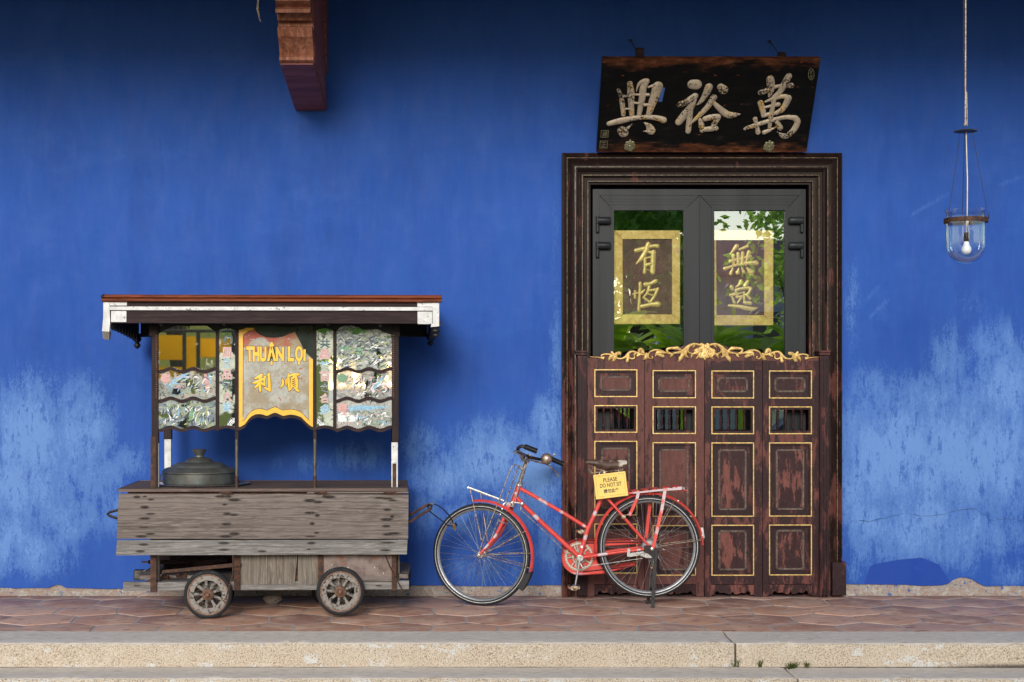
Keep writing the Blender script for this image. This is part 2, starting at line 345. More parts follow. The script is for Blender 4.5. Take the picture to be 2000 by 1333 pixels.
# woods
def wood(name, lo, hi, along='x', rough=.75, obj=True, scale=1.0, wear=None, crack=.5):
    n = N(name, obj); s = {'x': (.07, 1, 1), 'z': (1, 1, .07), 'y': (1, .07, 1)}[along]
    v = n.vec(*s); warp = n.noise(3 * scale, 3, .5, v); g = n.noise(120 * scale, 8, .75, v, .6); g2 = n.noise(14 * scale, 6, .65, v, 1.2)
    c = n.ramp(g, [(.28, tuple(x*.55 for x in lo)), (.45, lo), (.62, hi), (.8, tuple(min(1, x*1.2) for x in hi))])
    c = n.mix(n.step(g2, .40, .72), c, tuple((a*.55 + b*.45) for a, b in zip(lo, hi)))
    c = n.mix(n.math('MULTIPLY', n.step(n.noise(90 * scale, 6, .8, v), .63, .68), crack), c, tuple(x*.25 for x in lo))
    c = n.mix(n.math('MULTIPLY', n.step(warp, .45, .7), .35), c, tuple(x*1.1 for x in hi))
    wv = n.n("ShaderNodeTexWave", wave_type='BANDS', bands_direction={'x': 'Z', 'z': 'X', 'y': 'Z'}[along]); n.set(wv.inputs["Vector"], v)
    for k_, v_ in (("Scale", 9 * scale), ("Distortion", 14.0), ("Detail", 4.0), ("Detail Scale", 1.3), ("Detail Roughness", .6)): wv.inputs[k_].default_value = v_
    c = n.mix(n.math('MULTIPLY', n.step(wv.outputs[1], .35, .05), .38), c, tuple(x*.5 for x in lo))
    if wear is not None:
        w_ = n.attr("wear"); c = n.mix(n.math('MULTIPLY', n.step(n.math('ADD', w_, n.math('MULTIPLY', n.math('SUBTRACT', g, .5), .7)), .15, .72), .92), c, wear)
    return n.out(c, rough, 0, n.bump(n.math('ADD', g, g2), .45, .004), .15)
MT['grey'] = wood("weathered_plank", (.105, .085, .076), (.235, .198, .178), wear=(.018, .015, .015))
MT['grey2'] = wood("silvery_plank", (.14, .13, .122), (.30, .285, .27), wear=(.03, .027, .026))
MT['greyv'] = wood("weathered_board", (.12, .10, .082), (.27, .235, .20), 'z')
MT['counter'] = wood("old_counter_board", (.085, .062, .055), (.20, .145, .125))
MT['redwood'] = wood("red_varnished_wood", (.10, .022, .009), (.30, .075, .030), rough=.5)
MT['darkwood'] = wood("dark_stained_wood", (.015, .0085, .009), (.044, .025, .026), rough=.6)
MT['darkwoodv'] = wood("dark_stained_post", (.012, .0075, .0075), (.040, .023, .022), 'z', rough=.5)
MT['corbel'] = wood("corbel_wood", (.19, .066, .038), (.40, .18, .115), 'z', rough=.55, scale=.35, crack=.15)
MT['purple'] = wood("purple_stained_wood", (.17, .055, .048), (.36, .135, .115), 'x', rough=.5, scale=.35, crack=.1)
MT['black'] = simple("blackened_carving", (.009, .0085, .0085), .55, 0, .4, 40)
n = N("chipped_white_paint"); a = n.noise(45, 6, .75); c = n.mix(n.step(a, .60, .63), n.ramp(n.noise(20), [(.3, (.48, .48, .47)), (.7, (.68, .68, .67))]), (.09, .07, .055))
MT['white'] = n.out(c, .6, 0, n.bump(a, .3, .002))
n = N("rusty_iron"); a = n.noise(35, 7, .75); c = n.ramp(a, [(.3, (.022, .014, .012)), (.5, (.062, .030, .020)), (.65, (.15, .058, .028)), (.8, (.24, .15, .10))])
MT['rust'] = n.out(c, .75, .3, n.bump(a, .6, .004))
MT['iron'] = simple("dark_iron", (.030, .021, .021), .5, .5, .35, 50)
n = N("verdigris_bronze"); a = n.noise(12, 6, .7); c = n.ramp(a, [(.3, (.085, .078, .065)), (.5, (.115, .115, .105)), (.7, (.13, .165, .155))])
MT['bronze'] = n.out(c, n.ramp(a, [(.3, .38), (.7, .6)]), .55, n.bump(a, .12, .003))
n = N("worn_red_paint", True); w_ = n.attr("wear"); a = n.noise(40, 5, .7)
c = n.ramp(n.noise(9, 5, .6), [(.3, (.55, .040, .034)), (.7, (.68, .075, .058))])
c = n.mix(n.math('MULTIPLY', n.step(n.math('ADD', w_, n.math('MULTIPLY', n.math('SUBTRACT', a, .5), .7)), .3, .75), .85), c, (.52, .50, .53))
c = n.mix(n.step(n.noise(85, 6, .7), .60, .64), c, (.17, .045, .025)); c = n.mix(n.math('MULTIPLY', n.step(n.noise(14, 6, .7), .5, .75), .35), c, (.40, .12, .09))
MT['red'] = n.out(c, n.ramp(a, [(.3, .32), (.7, .6)]), 0, n.bump(a, .05, .001), .5)
n = N("worn_chrome"); a = n.noise(60, 5, .75); c = n.mix(n.step(a, .57, .68), (.56, .55, .54), (.17, .11, .065)); MT['chrome'] = n.out(c, n.ramp(a, [(.4, .22), (.65, .6)]), .85)
n = N("rusty_chrome"); a = n.noise(50, 5, .75); c = n.mix(n.step(a, .45, .58), (.44, .38, .30), (.16, .075, .035)); MT['rchrome'] = n.out(c, .5, .6)
MT['steel'] = simple("bright_steel", (.52, .52, .53), .3, .85, .15, 60)
MT['rubber'] = simple("black_rubber", (.015, .015, .017), .62, 0, .3, 60)
MT['rubber2'] = simple("dusty_rubber", (.014, .015, .017), .75, 0, .4, 60)
MT['wline'] = simple("white_tyre_line", (.68, .68, .68), .6)
MT['grip'] = simple("black_grip", (.008, .009, .011), .32, 0, .2, 60)
n = N("cracked_saddle"); a = n.noise(28, 6, .7); c = n.ramp(n.noise(12, 5, .6), [(.35, (.030, .014, .010)), (.56, (.085, .045, .03)), (.60, (.36, .32, .26)), (.7, (.55, .50, .42))]); MT['saddle'] = n.out(c, .5, 0, n.bump(a, .3, .003))
n = N("yellow_sign", True); MT['yellow'] = n.out(n.ramp(n.noise(9), [(.3, (.76, .50, .11)), (.7, (.84, .58, .15))]), .5)
MT['ink'] = simple("black_ink", (.03, .025, .02), .6)
n = N("yellow_enamel"); a = n.noise(18, 6, .7); c = n.ramp(a, [(.3, (.74, .37, .008)), (.6, (.84, .47, .010))]); c = n.mix(n.step(n.noise(26, 5, .7), .60, .66), c, (.30, .38, .25)); MT['enamel'] = n.out(c, .4)
n = N("yellow_border"); a = n.noise(30, 6, .7); c = n.ramp(a, [(.3, (.68, .34, .012)), (.7, (.82, .47, .02))]); c = n.mix(n.step(a, .66, .7), c, (.35, .33, .25)); MT['border'] = n.out(c, .4)
n = N("rusted_signboard"); a = n.noise(14, 8, .75); zz = n.sep()[2]
c = n.ramp(a, [(.3, (.20, .185, .14)), (.5, (.33, .325, .28)), (.7, (.44, .445, .41))])
top = n.ramp(zz, [(1.72/2.5, 0.0), (1.80/2.5, 1.0)])
zt = n.math('MULTIPLY', n.math('SUBTRACT', zz, 1.64), 9.0)
c = n.mix(n.step(n.math('ADD', n.noise(11, 6, .65, n.vec(.6, 1, 1.2)), n.math('MULTIPLY', zt, .20)), .66, .70), c, (.34, .055, .028))
c = n.mix(n.step(n.noise(42, 4, .6), .635, .66), c, (.34, .08, .04)); c = n.mix(n.step(n.noise(60, 3, .6, n.vec(1, 1, 1, (4, 4, 4))), .72, .735), c, (.02, .015, .012))
c = n.mix(n.math('MULTIPLY', n.step(n.noise(8, 6, .68), .44, .62), .75), c, (.23, .165, .075))
MT['board'] = n.out(c, .55, 0, n.bump(a, .2, .003))
# reverse-painted mirror glass: patchy paint over silvering
def mirror_art(name, cols, amount, seed=0, scale=30, streak=(1, 1, 1), tint=(.82, .88, .92, 1)):
    n = N(name); v = n.vec(*streak, (seed, seed, seed)); wv = n.noise(scale * .45, 4, .6, v)
    nt = n.n("ShaderNodeTexNoise"); n.set(nt.inputs["Vector"], v); nt.inputs["Scale"].default_value = 16; nt.inputs["Detail"].default_value = 5
    va = n.n("ShaderNodeVectorMath", operation='MULTIPLY_ADD'); n.set(va.inputs[0], nt.outputs["Color"]); va.inputs[1].default_value = (.10, .10, .10); n.set(va.inputs[2], v)
    vm = n.n("ShaderNodeMapping"); n.set(vm.inputs[0], va.outputs[0]); vm.inputs["Rotation"].default_value = (0, .6 + seed * .21, 0); vm.inputs["Scale"].default_value = (.45, 1, 1.3)
    cc = n.sep(n.vor(scale * 1.5, vm.outputs[0], "Color"))[0]
    c = n.ramp(cc, [(i / len(cols), x) for i, x in enumerate(cols)], 'CONSTANT')
    c = n.mix(.45, c, n.ramp(n.noise(scale * .9, 6, .74, vm.outputs[0], 1.2), [(.32 + .36 * i / (len(cols) - 1), x) for i, x in enumerate(cols)]))
    c = n.mix(n.step(n.noise(scale * 1.1, 5, .7, v, 2.0), .60, .635), c, (.46, .47, .44)); c = n.mix(n.step(n.noise(scale * .8, 6, .7, n.vec(*streak, (seed+5, 1, 1)), 2.5), .56, .60), c, (.022, .03, .05))
    msk = n.step(wv, .60 - amount * .26, .66 - amount * .26)
    n.out(c, .3); gl = n.n("ShaderNodeBsdfGlossy"); gl.inputs["Roughness"].default_value = .012; gl.inputs["Color"].default_value = tint
    mx = n.n("ShaderNodeMixShader"); n.set(mx.inputs[0], n.math('MULTIPLY', msk, .9)); n.t.links.new(gl.outputs[0], mx.inputs[1]); n.t.links.new(n.b.outputs[0], mx.inputs[2])
    n.t.links.new(mx.outputs[0], n.o.inputs[0]); return n.m
MT['mir'] = mirror_art("old_mirror", [(.05, .06, .03), (.30, .32, .16), (.45, .45, .30)], .02, 1, 30, (1, 1, .4), (.93, .93, .84, 1))
MT['art1'] = mirror_art("painted_mirror_pale", [(.22, .25, .21), (.14, .26, .34), (.36, .38, .28), (.40, .28, .25), (.10, .13, .16), (.42, .44, .38)], .75, 3)
MT['art2'] = mirror_art("painted_mirror_blue", [(.04, .06, .19), (.22, .27, .33), (.12, .20, .16), (.38, .41, .37), (.28, .30, .11), (.07, .12, .27)], .75, 8)
MT['art3'] = mirror_art("painted_mirror_dark", [(.04, .08, .05), (.10, .12, .16), (.22, .28, .25), (.55, .56, .52), (.06, .08, .14), (.40, .42, .28)], .85, 12, 34)
MT['art4'] = mirror_art("painted_mirror_mixed", [(.06, .08, .12), (.26, .29, .27), (.42, .43, .39), (.34, .23, .20), (.08, .14, .12), (.36, .36, .26)], .8, 17, 36)
MT['art5'] = mirror_art("painted_mirror_cream", [(.34, .34, .27), (.22, .27, .30), (.42, .43, .36), (.36, .27, .25), (.10, .19, .14), (.48, .48, .43)], .85, 23)
MT['strip'] = mirror_art("painted_mirror_strip", [(.38, .42, .30), (.50, .53, .44), (.40, .44, .34)], .5, 31, 16)
MT['pink'] = simple("pink_paint", (.50, .27, .26), .4, 0, .3, 80); MT['teal'] = simple("dark_teal_paint", (.02, .07, .07), .35, 0, .6, 60)
MT['skyb'] = simple("light_blue_paint", (.20, .38, .52), .4, 0, .4, 80); MT['green'] = simple("green_paint", (.12, .26, .15), .4, 0, .3, 80)
n = N("dark_glass"); MT['dglass'] = n.out(n.ramp(n.noise(9, 5), [(.3, (.008, .012, .012)), (.7, (.03, .045, .04))]), .12, 0, None, .6)
MT['bulb'] = simple("white_bulb", (.80, .82, .84), .3, 0, .05)
n = N("old_rope"); MT['rope'] = n.out(n.ramp(n.noise(90, 5, .7), [(.35, (.16, .11, .07)), (.6, (.52, .47, .38))]), .8)
MT['cord'] = simple("cream_cord", (.60, .56, .45), .5)
def foliage(name, col):
    n = N(name, True); f = n.noise(2.2, 4); c = n.ramp(f, [(.3, tuple(x*.6 for x in col)), (.7, tuple(min(1, x*1.4) for x in col))]); n.out(c, .5)
    tl = n.n("ShaderNodeBsdfTranslucent"); n.set(tl.inputs[0], n.mix(1.0, c, (1.3, 1.25, .6), 'MULTIPLY'))
    mx = n.n("ShaderNodeMixShader"); mx.inputs[0].default_value = .68; n.t.links.new(n.b.outputs[0], mx.inputs[1]); n.t.links.new(tl.outputs[0], mx.inputs[2]); n.t.links.new(mx.outputs[0], n.o.inputs[0]); return n.m
MT['fol1'] = foliage("banana_leaf", (.60, .80, .20)); MT['fol2'] = foliage("tree_leaf", (.32, .50, .17)); MT['weed'] = foliage("weed_leaf", (.10, .14, .035))
MT['bark'] = wood("bark", (.10, .08, .06), (.24, .20, .15), 'z')
# ================================================================== structure
rnd = random.Random(7)
W0 = Fr()
def wx(px, y=0.0): return W0.p(px, 700, y).x
def wz(py, y=0.0): return W0.p(1000, py, y).z
OPL, OPR, OPT = wx(1108), wx(1636), wz(310)     # door opening in the plaster
B = Thing("blue_building", "blue limewashed shophouse wall under a deep veranda roof", "building")
XL, XR, ZT = -6.0, 8.0, 4.6
def edge_z(x):
    """lower edge of the plaster above the rubble footing"""
    px = x * FPX / DIST + XV
    py = 1149 - 5 * min(1, max(0, (px - 300) / 500)) + 4 * mnoise.noise(V((x * 2.3, 0, 3))) + 1.6 * mnoise.noise(V((x * 14, 0, 1)))
    if px > 1650: py = 1141 + 4 * min(1, (px - 1650) / 250) + 2 * mnoise.noise(V((x * 5, 0, 3)))
    hump = [(1838, 0), (1852, 3), (1862, 11), (1874, 16), (1888, 16.5), (1900, 13), (1912, 6), (1922, 1), (1930, 0)]
    for (a, h1), (b, h2) in zip(hump, hump[1:]):
        if a <= px < b: py -= h1 + (h2 - h1) * (px - a) / (b - a)
    if 95 < px < 130: py -= 6 * math.sin((px - 95) / 35 * math.pi)
    return EYE - (py - YH) * DIST / FPX
blobs = [ # salt bloom: px, py, rx, ry, strength (photo positions on the wall)
 (1760, 880, 150, 120, 1.0), (1900, 880, 150, 140, 1.0), (1800, 1030, 170, 75, .9), (1680, 950, 45, 170, .8), (1960, 760, 70, 110, .8), (1820, 780, 90, 60, .65), (60, 860, 90, 120, 1.0), (150, 850, 80, 110, .8), (40, 950, 110, 80, .95), (190, 930, 60, 60, .7), (70, 1080, 80, 55, .75), (120, 1010, 90, 60, .7), (10, 1050, 70, 80, .85), (230, 1000, 60, 60, .45),
 (250, 900, 50, 50, .45), (60, 780, 120, 50, .35), (270, 990, 60, 120, .25),
 (870, 930, 70, 50, .8), (960, 890, 80, 70, .95), (1040, 930, 70, 90, .95), (1070, 840, 40, 80, .75), (820, 870, 60, 50, .5), (980, 1010, 90, 60, .55), (900, 1010, 60, 40, .5), (1080, 1060, 40, 80, .5), (930, 1110, 120, 40, .35), (830, 1000, 40, 60, .45),
 (700, 890, 60, 35, .5), (600, 905, 120, 25, .3), (1085, 720, 18, 180, .4), (1085, 480, 12, 200, .25),
 (1720, 900, 90, 110, 1.0), (1830, 890, 90, 130, 1.0), (1940, 880, 100, 150, .95), (1700, 1020, 70, 60, .8), (1800, 1000, 110, 60, .8), (1760, 780, 60, 60, .55), (1850, 700, 50, 80, .5), (1950, 700, 80, 90, .55),
 (1700, 760, 50, 60, .5), (1760, 1060, 90, 35, .5), (1870, 1070, 60, 60, .6), (1960, 1040, 60, 80, .5), (1670, 1110, 30, 40, .45), (1665, 600, 20, 120, .4), (1980, 1120, 50, 40, .45), (1720, 600, 30, 40, .2), (1900, 600, 60, 50, .25)]
wipe_glints = [(1690, 590, 1715, 560), (1700, 620, 1735, 585), (1955, 360, 2000, 345), (1780, 420, 1850, 380), (150, 760, 175, 720), (180, 770, 200, 735), (390, 770, 415, 815)]  # pale wipe marks; the two upper right ones are painted lantern caustics
def wall_attrs(vs):
    a = np.array(vs); px = a[:, 0] * FPX / DIST + XV; py = YH - (a[:, 2] - EYE) * FPX / DIST
    st = np.zeros(len(a))
    for x, y, rx, ry, k in blobs:
        st = np.maximum(st, k * np.exp(-(((px - x) / rx) ** 2 + ((py - y) / ry) ** 2) ** 1.0))
    wp = np.zeros(len(a))
    for x0, y0, x1, y1 in wipe_glints:
        dx, dy = x1 - x0, y1 - y0; L2 = dx*dx + dy*dy; t = np.clip(((px-x0)*dx + (py-y0)*dy) / L2, 0, 1)
        d = np.hypot(px - x0 - t*dx, py - y0 - t*dy); wp = np.maximum(wp, .8 * np.exp(-(d / 5.0) ** 2))
    # dark fresh repair, a rounded trapezoid at the foot of the wall right of the door
    yt = np.interp(px, [1685, 1700, 1750, 1800, 1835, 1862], [1150, 1105, 1095, 1090, 1104, 1150])
    fr = np.clip((py - yt) / 14 + .5, 0, 1) * (px > 1684) * (px < 1863)
    return dict(stain=st, wipe_glint=wp, fresh=fr)
def grid(mb, xs, bottom, top, nz):
    n0 = len(mb.v); cols = len(xs)
    for j in range(nz + 1):
        for x in xs:
            zb = bottom(x); t = j / nz; z = zb + (top - zb) * t
            y = .0035 * mnoise.noise(V((x * 1.1, 0, z * 1.1))) + .0012 * mnoise.noise(V((x * 6, 2, z * 6)))
            mb.v.append((x, y, z))
    for j in range(nz):
        for i in range(cols - 1):
            a = n0 + j * cols + i; mb.f.append((a, a + 1, a + cols + 1, a + cols))
    # thickness at the foot
    m0 = len(mb.v)
    for x in xs: mb.v.append((x, .03, bottom(x)))
    for i in range(cols - 1): mb.f.append((n0 + i + 1, n0 + i, m0 + i, m0 + i + 1))
wm = MB(); lin = lambda a, b, n: [a + (b - a) * i / n for i in range(n + 1)]
grid(wm, lin(XL, OPL, 290), edge_z, ZT, 200); grid(wm, lin(OPR, XR, 330), edge_z, ZT, 200); grid(wm, lin(OPL, OPR, 60), lambda x: OPT, ZT, 40)
wall = B.part("plaster_wall", wm, MT['wall'], smooth=60, attr=wall_attrs(wm.v))
# crack running across the bloom on the right
cp = [(1678, 1018), (1700, 1019), (1730, 1012), (1765, 1003), (1800, 1009), (1840, 1006), (1880, 996), (1905, 994), (1922, 1005), (1934, 1018), (1950, 1015), (1975, 1013), (2010, 1020)]
cm = MB(); q = []
for (a, b), (c_, d) in zip(cp, cp[1:]):
    for t in (0, .33, .66): q.append(W0.p(a + (c_-a)*t + rnd.uniform(-2, 2), b + (d-b)*t + rnd.uniform(-1, 1), -.001))
cm.tube(q, [.0008 + .0014 * rnd.random() for _ in q], 4); B.part("crack", cm, simple("crack_shadow", (.03, .05, .14), .9))
fm = MB(); n0 = 0; xs = lin(XL, XR, 500); nz = 12
for j in range(nz + 1):
    for x in xs:
        z = -.02 + .26 * j / nz; fm.v.append((x, .014 + .007 * mnoise.noise(V((x * 9, 0, z * 14))) + .007 * mnoise.noise(V((x * 34, 1, z * 34))), z))
for j in range(nz):
    for i in range(len(xs) - 1):
        xm = xs[i]
        if OPL + .03 < xm < OPR - .03: continue
        a = j * len(xs) + i; fm.f.append((a, a + 1, a + len(xs) + 1, a + len(xs)))
B.part("rubble_footing", fm, MT['rubble'], smooth=60)
# dark room behind the doors
im = MB(); x0, x1 = OPL - .1, OPR + .1
im.add([(x0,.035,0),(x1,.035,0),(x1,2,0),(x0,2,0),(x0,.035,3.4),(x1,.035,3.4),(x1,2,3.4),(x0,2,3.4)], [(0,1,2,3),(4,7,6,5),(1,5,6,2),(2,6,7,3),(3,7,4,0)])
B.part("dark_room", im, MT['dark'], smooth=0)
rm = MB().box(-7.5, 9.5, -2.92, 0.06, 4.42, 4.56); B.part("veranda_ceiling", rm, simple("ceiling_boards", (.10, .07, .06), .8), smooth=0)
sl = MB().prism([(-3.0, 4.38), (.3, 5.9), (.3, 6.05), (-3.05, 4.50)], -7.6, 9.6, 'x'); B.part("tiled_roof", sl, simple("roof_tiles", (.25, .11, .07), .8), smooth=0)
for xx in (-5.6, 6.9):
    pm = MB().lathe([(.16, 0), (.16, .1), (.12, .14), (.105, .3), (.10, 4.15), (.14, 4.3), (.17, 4.4), (.17, 4.7)], (xx, -2.85, -.29)); B.part("column", pm, MT['white'])
# ------------------------------------------------------------------ floor tiles
YF = -1.5; hexw = .412; pitch = .357; sd_ = hexw / math.sqrt(3)
def jit(x, y): v = V((round(x, 2) * 3.1, round(y, 2) * 3.7, 1.5)); return x + .022 * mnoise.noise(v) * 2, y + .014 * mnoise.noise(v + V((9, 4, 2))) * 2
def clip(poly, y, keep_gt):
    out = []
    for i in range(len(poly)):
        a, b = poly[i], poly[(i + 1) % len(poly)]; ia, ib = (a[1] > y) == keep_gt, (b[1] > y) == keep_gt
        if ia: out.append(a)
        if ia != ib:
            t = (y - a[1]) / (b[1] - a[1]); out.append((a[0] + (b[0] - a[0]) * t, y))
    return out
tm = MB(); tint = []
for r_ in range(-2, 7):
    for c_ in range(-18, 26):
        cx = c_ * hexw + (r_ % 2) * hexw / 2 + .09; cy = -.41 - (r_ - 1) * pitch + .5 * pitch - .06
        poly = [jit(cx + a, cy + b) for a, b in ((0, sd_), (-hexw/2, sd_/2), (-hexw/2, -sd_/2), (0, -sd_), (hexw/2, -sd_/2), (hexw/2, sd_/2))]
        mx_, my_ = sum(p[0] for p in poly) / 6, sum(p[1] for p in poly) / 6
        poly = [(mx_ + (a - mx_) * .963, my_ + (b - my_) * .945) for a, b in poly]
        poly = clip(clip(poly, .02, False), YF + .004, True)
        if len(poly) < 3: continue
        k = len(poly); mx_, my_ = sum(p[0] for p in poly) / k, sum(p[1] for p in poly) / k
        tx, ty = rnd.uniform(-.003, .003), rnd.uniform(-.003, .003); cz = rnd.uniform(-.002, .001)
        zf = lambda a, b: cz + tx * (a - mx_) + ty * (b - my_)
        ins = [(mx_ + (a - mx_) * .94, my_ + (b - my_) * .94) for a, b in poly]
        n0 = len(tm.v); tm.v += [(a, b, -.012) for a, b in poly] + [(a, b, zf(a, b) - .002) for a, b in poly] + [(a, b, zf(a, b)) for a, b in ins] + [(mx_, my_, cz + .0006)]
        for i in range(k):
            j = (i + 1) % k; tm.f += [(n0+j, n0+i, n0+k+i, n0+k+j), (n0+k+j, n0+k+i, n0+2*k+i, n0+2*k+j), (n0+2*k+j, n0+2*k+i, n0+3*k)]
        tint += [rnd.random()] * (3 * k + 1)
tm.f = [tuple(reversed(f)) for f in tm.f]
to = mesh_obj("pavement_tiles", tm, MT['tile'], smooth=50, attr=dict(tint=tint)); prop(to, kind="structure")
gm = MB(); gm.box(-7.5, 9.5, YF + .003, .05, -.12, -.0042)
prop(mesh_obj("pavement_mortar_bed", gm, MT['mortar'], smooth=0), kind="structure")
# ------------------------------------------------------------------ granite kerb: two courses
def stone(name, x0, x1, yb, yf, zt, zb, seed, rr=.022):
    prof = [(yb, zb - .02), (yb, zt)] + [(yb + (yf + rr - yb) * t, zt) for t in (.25, .5, .75, 1)]
    prof += [(yf + rr - rr * math.sin(a), zt - rr + rr * math.cos(a)) for a in (.4, .8, 1.2, 1.57)]
    prof += [(yf, zt - rr - (zt - rr - zb) * t) for t in (.2, .4, .6, .8, .93, 1)]
    nx = int((x1 - x0) / .022); m = MB(); P = len(prof); gr = []
    for i in range(nx + 1):
        x = x0 + (x1 - x0) * i / nx; e = min(i, nx - i) * .022; round_ = .012 * math.exp(-(e / .02) ** 2)
        for k, (y, z) in enumerate(prof):
            a = mnoise.noise(V((x * 3 + seed, y * 3, z * 3))); b = mnoise.noise(V((x * 22 + seed, y * 22, z * 22))); c = mnoise.noise(V((x * 60, y * 60 + seed, z * 60)))
            dd = .004 * a + .0022 * b + .0012 * c
            front = k >= 6; chip = max(0, mnoise.noise(V((x * 5 + seed, 3, 1))) - .25) * .03 if 6 <= k <= 9 else 0
            yy = y - (dd if front else 0) + chip + (round_ if front else 0) - .010 * ((x - .5) / 3.5) ** 2 * (1 if front else 0); zz = z + (0 if k > 9 else dd * .6) - chip * .7 - (round_ if not front and k > 1 else 0)
            m.v.append((x, yy, zz))
            low = (zt - z) / max(1e-6, zt - zb)
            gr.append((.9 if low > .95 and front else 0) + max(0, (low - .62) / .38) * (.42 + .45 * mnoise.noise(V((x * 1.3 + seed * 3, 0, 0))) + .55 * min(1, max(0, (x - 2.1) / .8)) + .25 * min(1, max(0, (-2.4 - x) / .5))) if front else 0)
    for i in range(nx):
        for k in range(P - 1): a = i * P + k; m.f.append((a, a + 1, a + P + 1, a + P))
    m.f.append(tuple(range(P))); m.f.append(tuple(reversed(range(nx * P, nx * P + P))))
    m.f = [tuple(reversed(f)) for f in m.f]
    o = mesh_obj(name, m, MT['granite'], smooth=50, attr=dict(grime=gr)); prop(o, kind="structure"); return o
Y1, Z1, Y2, Z2 = -1.89, -.137, -2.20, -.29
g1 = W0.p(1437, 1260, Y1).x; g2 = wx(1552, Y2) + .02
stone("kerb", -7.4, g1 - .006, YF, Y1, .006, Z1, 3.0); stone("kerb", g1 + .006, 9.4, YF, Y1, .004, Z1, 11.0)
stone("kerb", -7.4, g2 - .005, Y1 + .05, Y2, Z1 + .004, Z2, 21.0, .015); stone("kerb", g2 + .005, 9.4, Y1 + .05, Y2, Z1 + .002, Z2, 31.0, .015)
gd = MB(); gd.add([(-900,-900,-.285),(900,-900,-.285),(900,Y2+.03,-.285),(-900,Y2+.03,-.285)], [(0,1,2,3)])
n = N("driveway"); g = n.noise(.7, 6, .6); c = n.ramp(n.noise(60, 5, .7), [(.3, (.17, .15, .13)), (.7, (.33, .30, .27))])
lawn = n.step(n.math('MULTIPLY', n.sep()[1], -1.0), 14.0, 14.4)
MT['drive'] = n.out(c, .85); prop(mesh_obj("ground", gd, MT['drive'], smooth=0), kind="structure")
# ------------------------------------------------------------------ weeds in the kerb joints
def weed(px, py, y, hgt, n_, spread, label, seed):
    r = random.Random(seed); base = W0.p(px, py, y); T = Thing("weed", label, "weed", base); m = MB()
    for i in range(n_):
        a = r.uniform(0, 2*math.pi); d = V((math.cos(a) * spread, math.sin(a) * spread * .4 - .004, r.uniform(.5, 1) * hgt)); o = V((r.uniform(-1, 1) * spread * .5, 0, 0))
        p = [o, o + d * .5 + V((0, 0, hgt * .12)), o + d]; wd = r.uniform(.0008, .0022); s_ = V((-math.sin(a), math.cos(a), 0)) if r.random() < .5 else V((1, 0, 0))
        k = len(m.v); m.v += [tuple(x) for x in (p[0] - s_*wd*.4, p[0] + s_*wd*.4, p[1] + s_*wd, p[1] - s_*wd, p[2])]; m.f += [(k, k+1, k+2, k+3), (k+3, k+2, k+4)]
    T.part("blade", m, MT['weed'], smooth=0); prop(T.o, group="weeds in the kerb joints")
weed(1438, 1303, Y1 - .01, .055, 16, .03, "broad-leaved green weed at the foot of the open joint between the upper kerb stones", 1)
weed(1485, 1304, Y1 - .012, .05, 22, .022, "small grass tuft at the kerb foot between the open joint and the fluffy tuft", 2)
weed(1546, 1308, Y1 - .02, .05, 60, .04, "widest fluffy grass tuft over the joint of the lower kerb stones", 3)
weed(1576, 1305, Y1 - .012, .045, 24, .025, "rightmost grass tuft at the foot of the upper kerb", 4)
# ------------------------------------------------------------------ corbel bracket and rope
K = Thing("roof_bracket", "carved reddish wooden roof bracket jutting from the upper blue wall", "bracket", (wx(607, 0), 0, 3.4))
bx0, bx1 = -.108, .108; zz = lambda py, y: EYE - (py - YH) * (DIST + y) / FPX - 3.4
prof = [(-.01, zz(215, 0)), (-.02, zz(215, 0)), (-.93, zz(124, -.93)), (-.955, zz(118, -.95)), (-.955, zz(112, -.95)), (-.93, zz(108, -.93)), (-.965, zz(90, -.96)), (-1.03, zz(72, -1.03)), (-1.055, zz(54, -1.05)), (-1.01, zz(52, -1.01)), (-1.01, zz(43, -1.01)), (-1.06, zz(40, -1.06)), (-1.08, zz(26, -1.08)), (-1.16, zz(25, -1.16)), (-1.16, zz(18, -1.16)), (-1.12, zz(14, -1.12)), (-1.18, zz(2, -1.18)), (-1.30, 1.02), (-.30, 1.02), (-.30, .62), (-.12, .30)]
K.part("strut", MB().prism(prof, bx0, bx1, 'x'), MT['corbel'], bev=.004, smooth=30)
K.part("soffit_board", MB().prism([(-.012, zz(215, 0) - .001), (-.012, zz(215, 0) - .008), (-.925, zz(124, -.93) - .006), (-.925, zz(124, -.93) + .001)], bx0 + .004, bx1 - .004, 'x'), MT['purple'], smooth=0)
K.part("side_board", MB().prism([(-.02, zz(215, 0) + .012), (-.90, zz(124, -.93) + .014), (-.93, zz(90, -.96)), (-1.0, zz(60, -1.0)), (-1.1, .98), (-.34, .98), (-.34, .6), (-.14, .27)], bx1 + .0005, bx1 + .006, 'x'), MT['purple'], smooth=0)
K.part("wall_post", MB().prism([(-.002, .255), (-.10, .30), (-.22, .62), (-.26, .8), (-.26, 1.02), (-.002, 1.02)], bx0 + .02, bx1 + .012, 'x'), MT['purple'], smooth=0)
T = Thing("hanging_rope", "frayed pale rope end hanging beside the wooden roof bracket", "rope", W0.p(504, 0, -.9)); F = T.F
p0 = [F.p(504 + a, b, 0) for a, b in ((0, -60), (0, -20), (0, 5), (-1, 18), (1, 28), (3, 38), (6, 44))]
T.part("strand", MB().tube(p0, [.006, .006, .006, .008, .006, .004, .001], 6), MT['rope'])
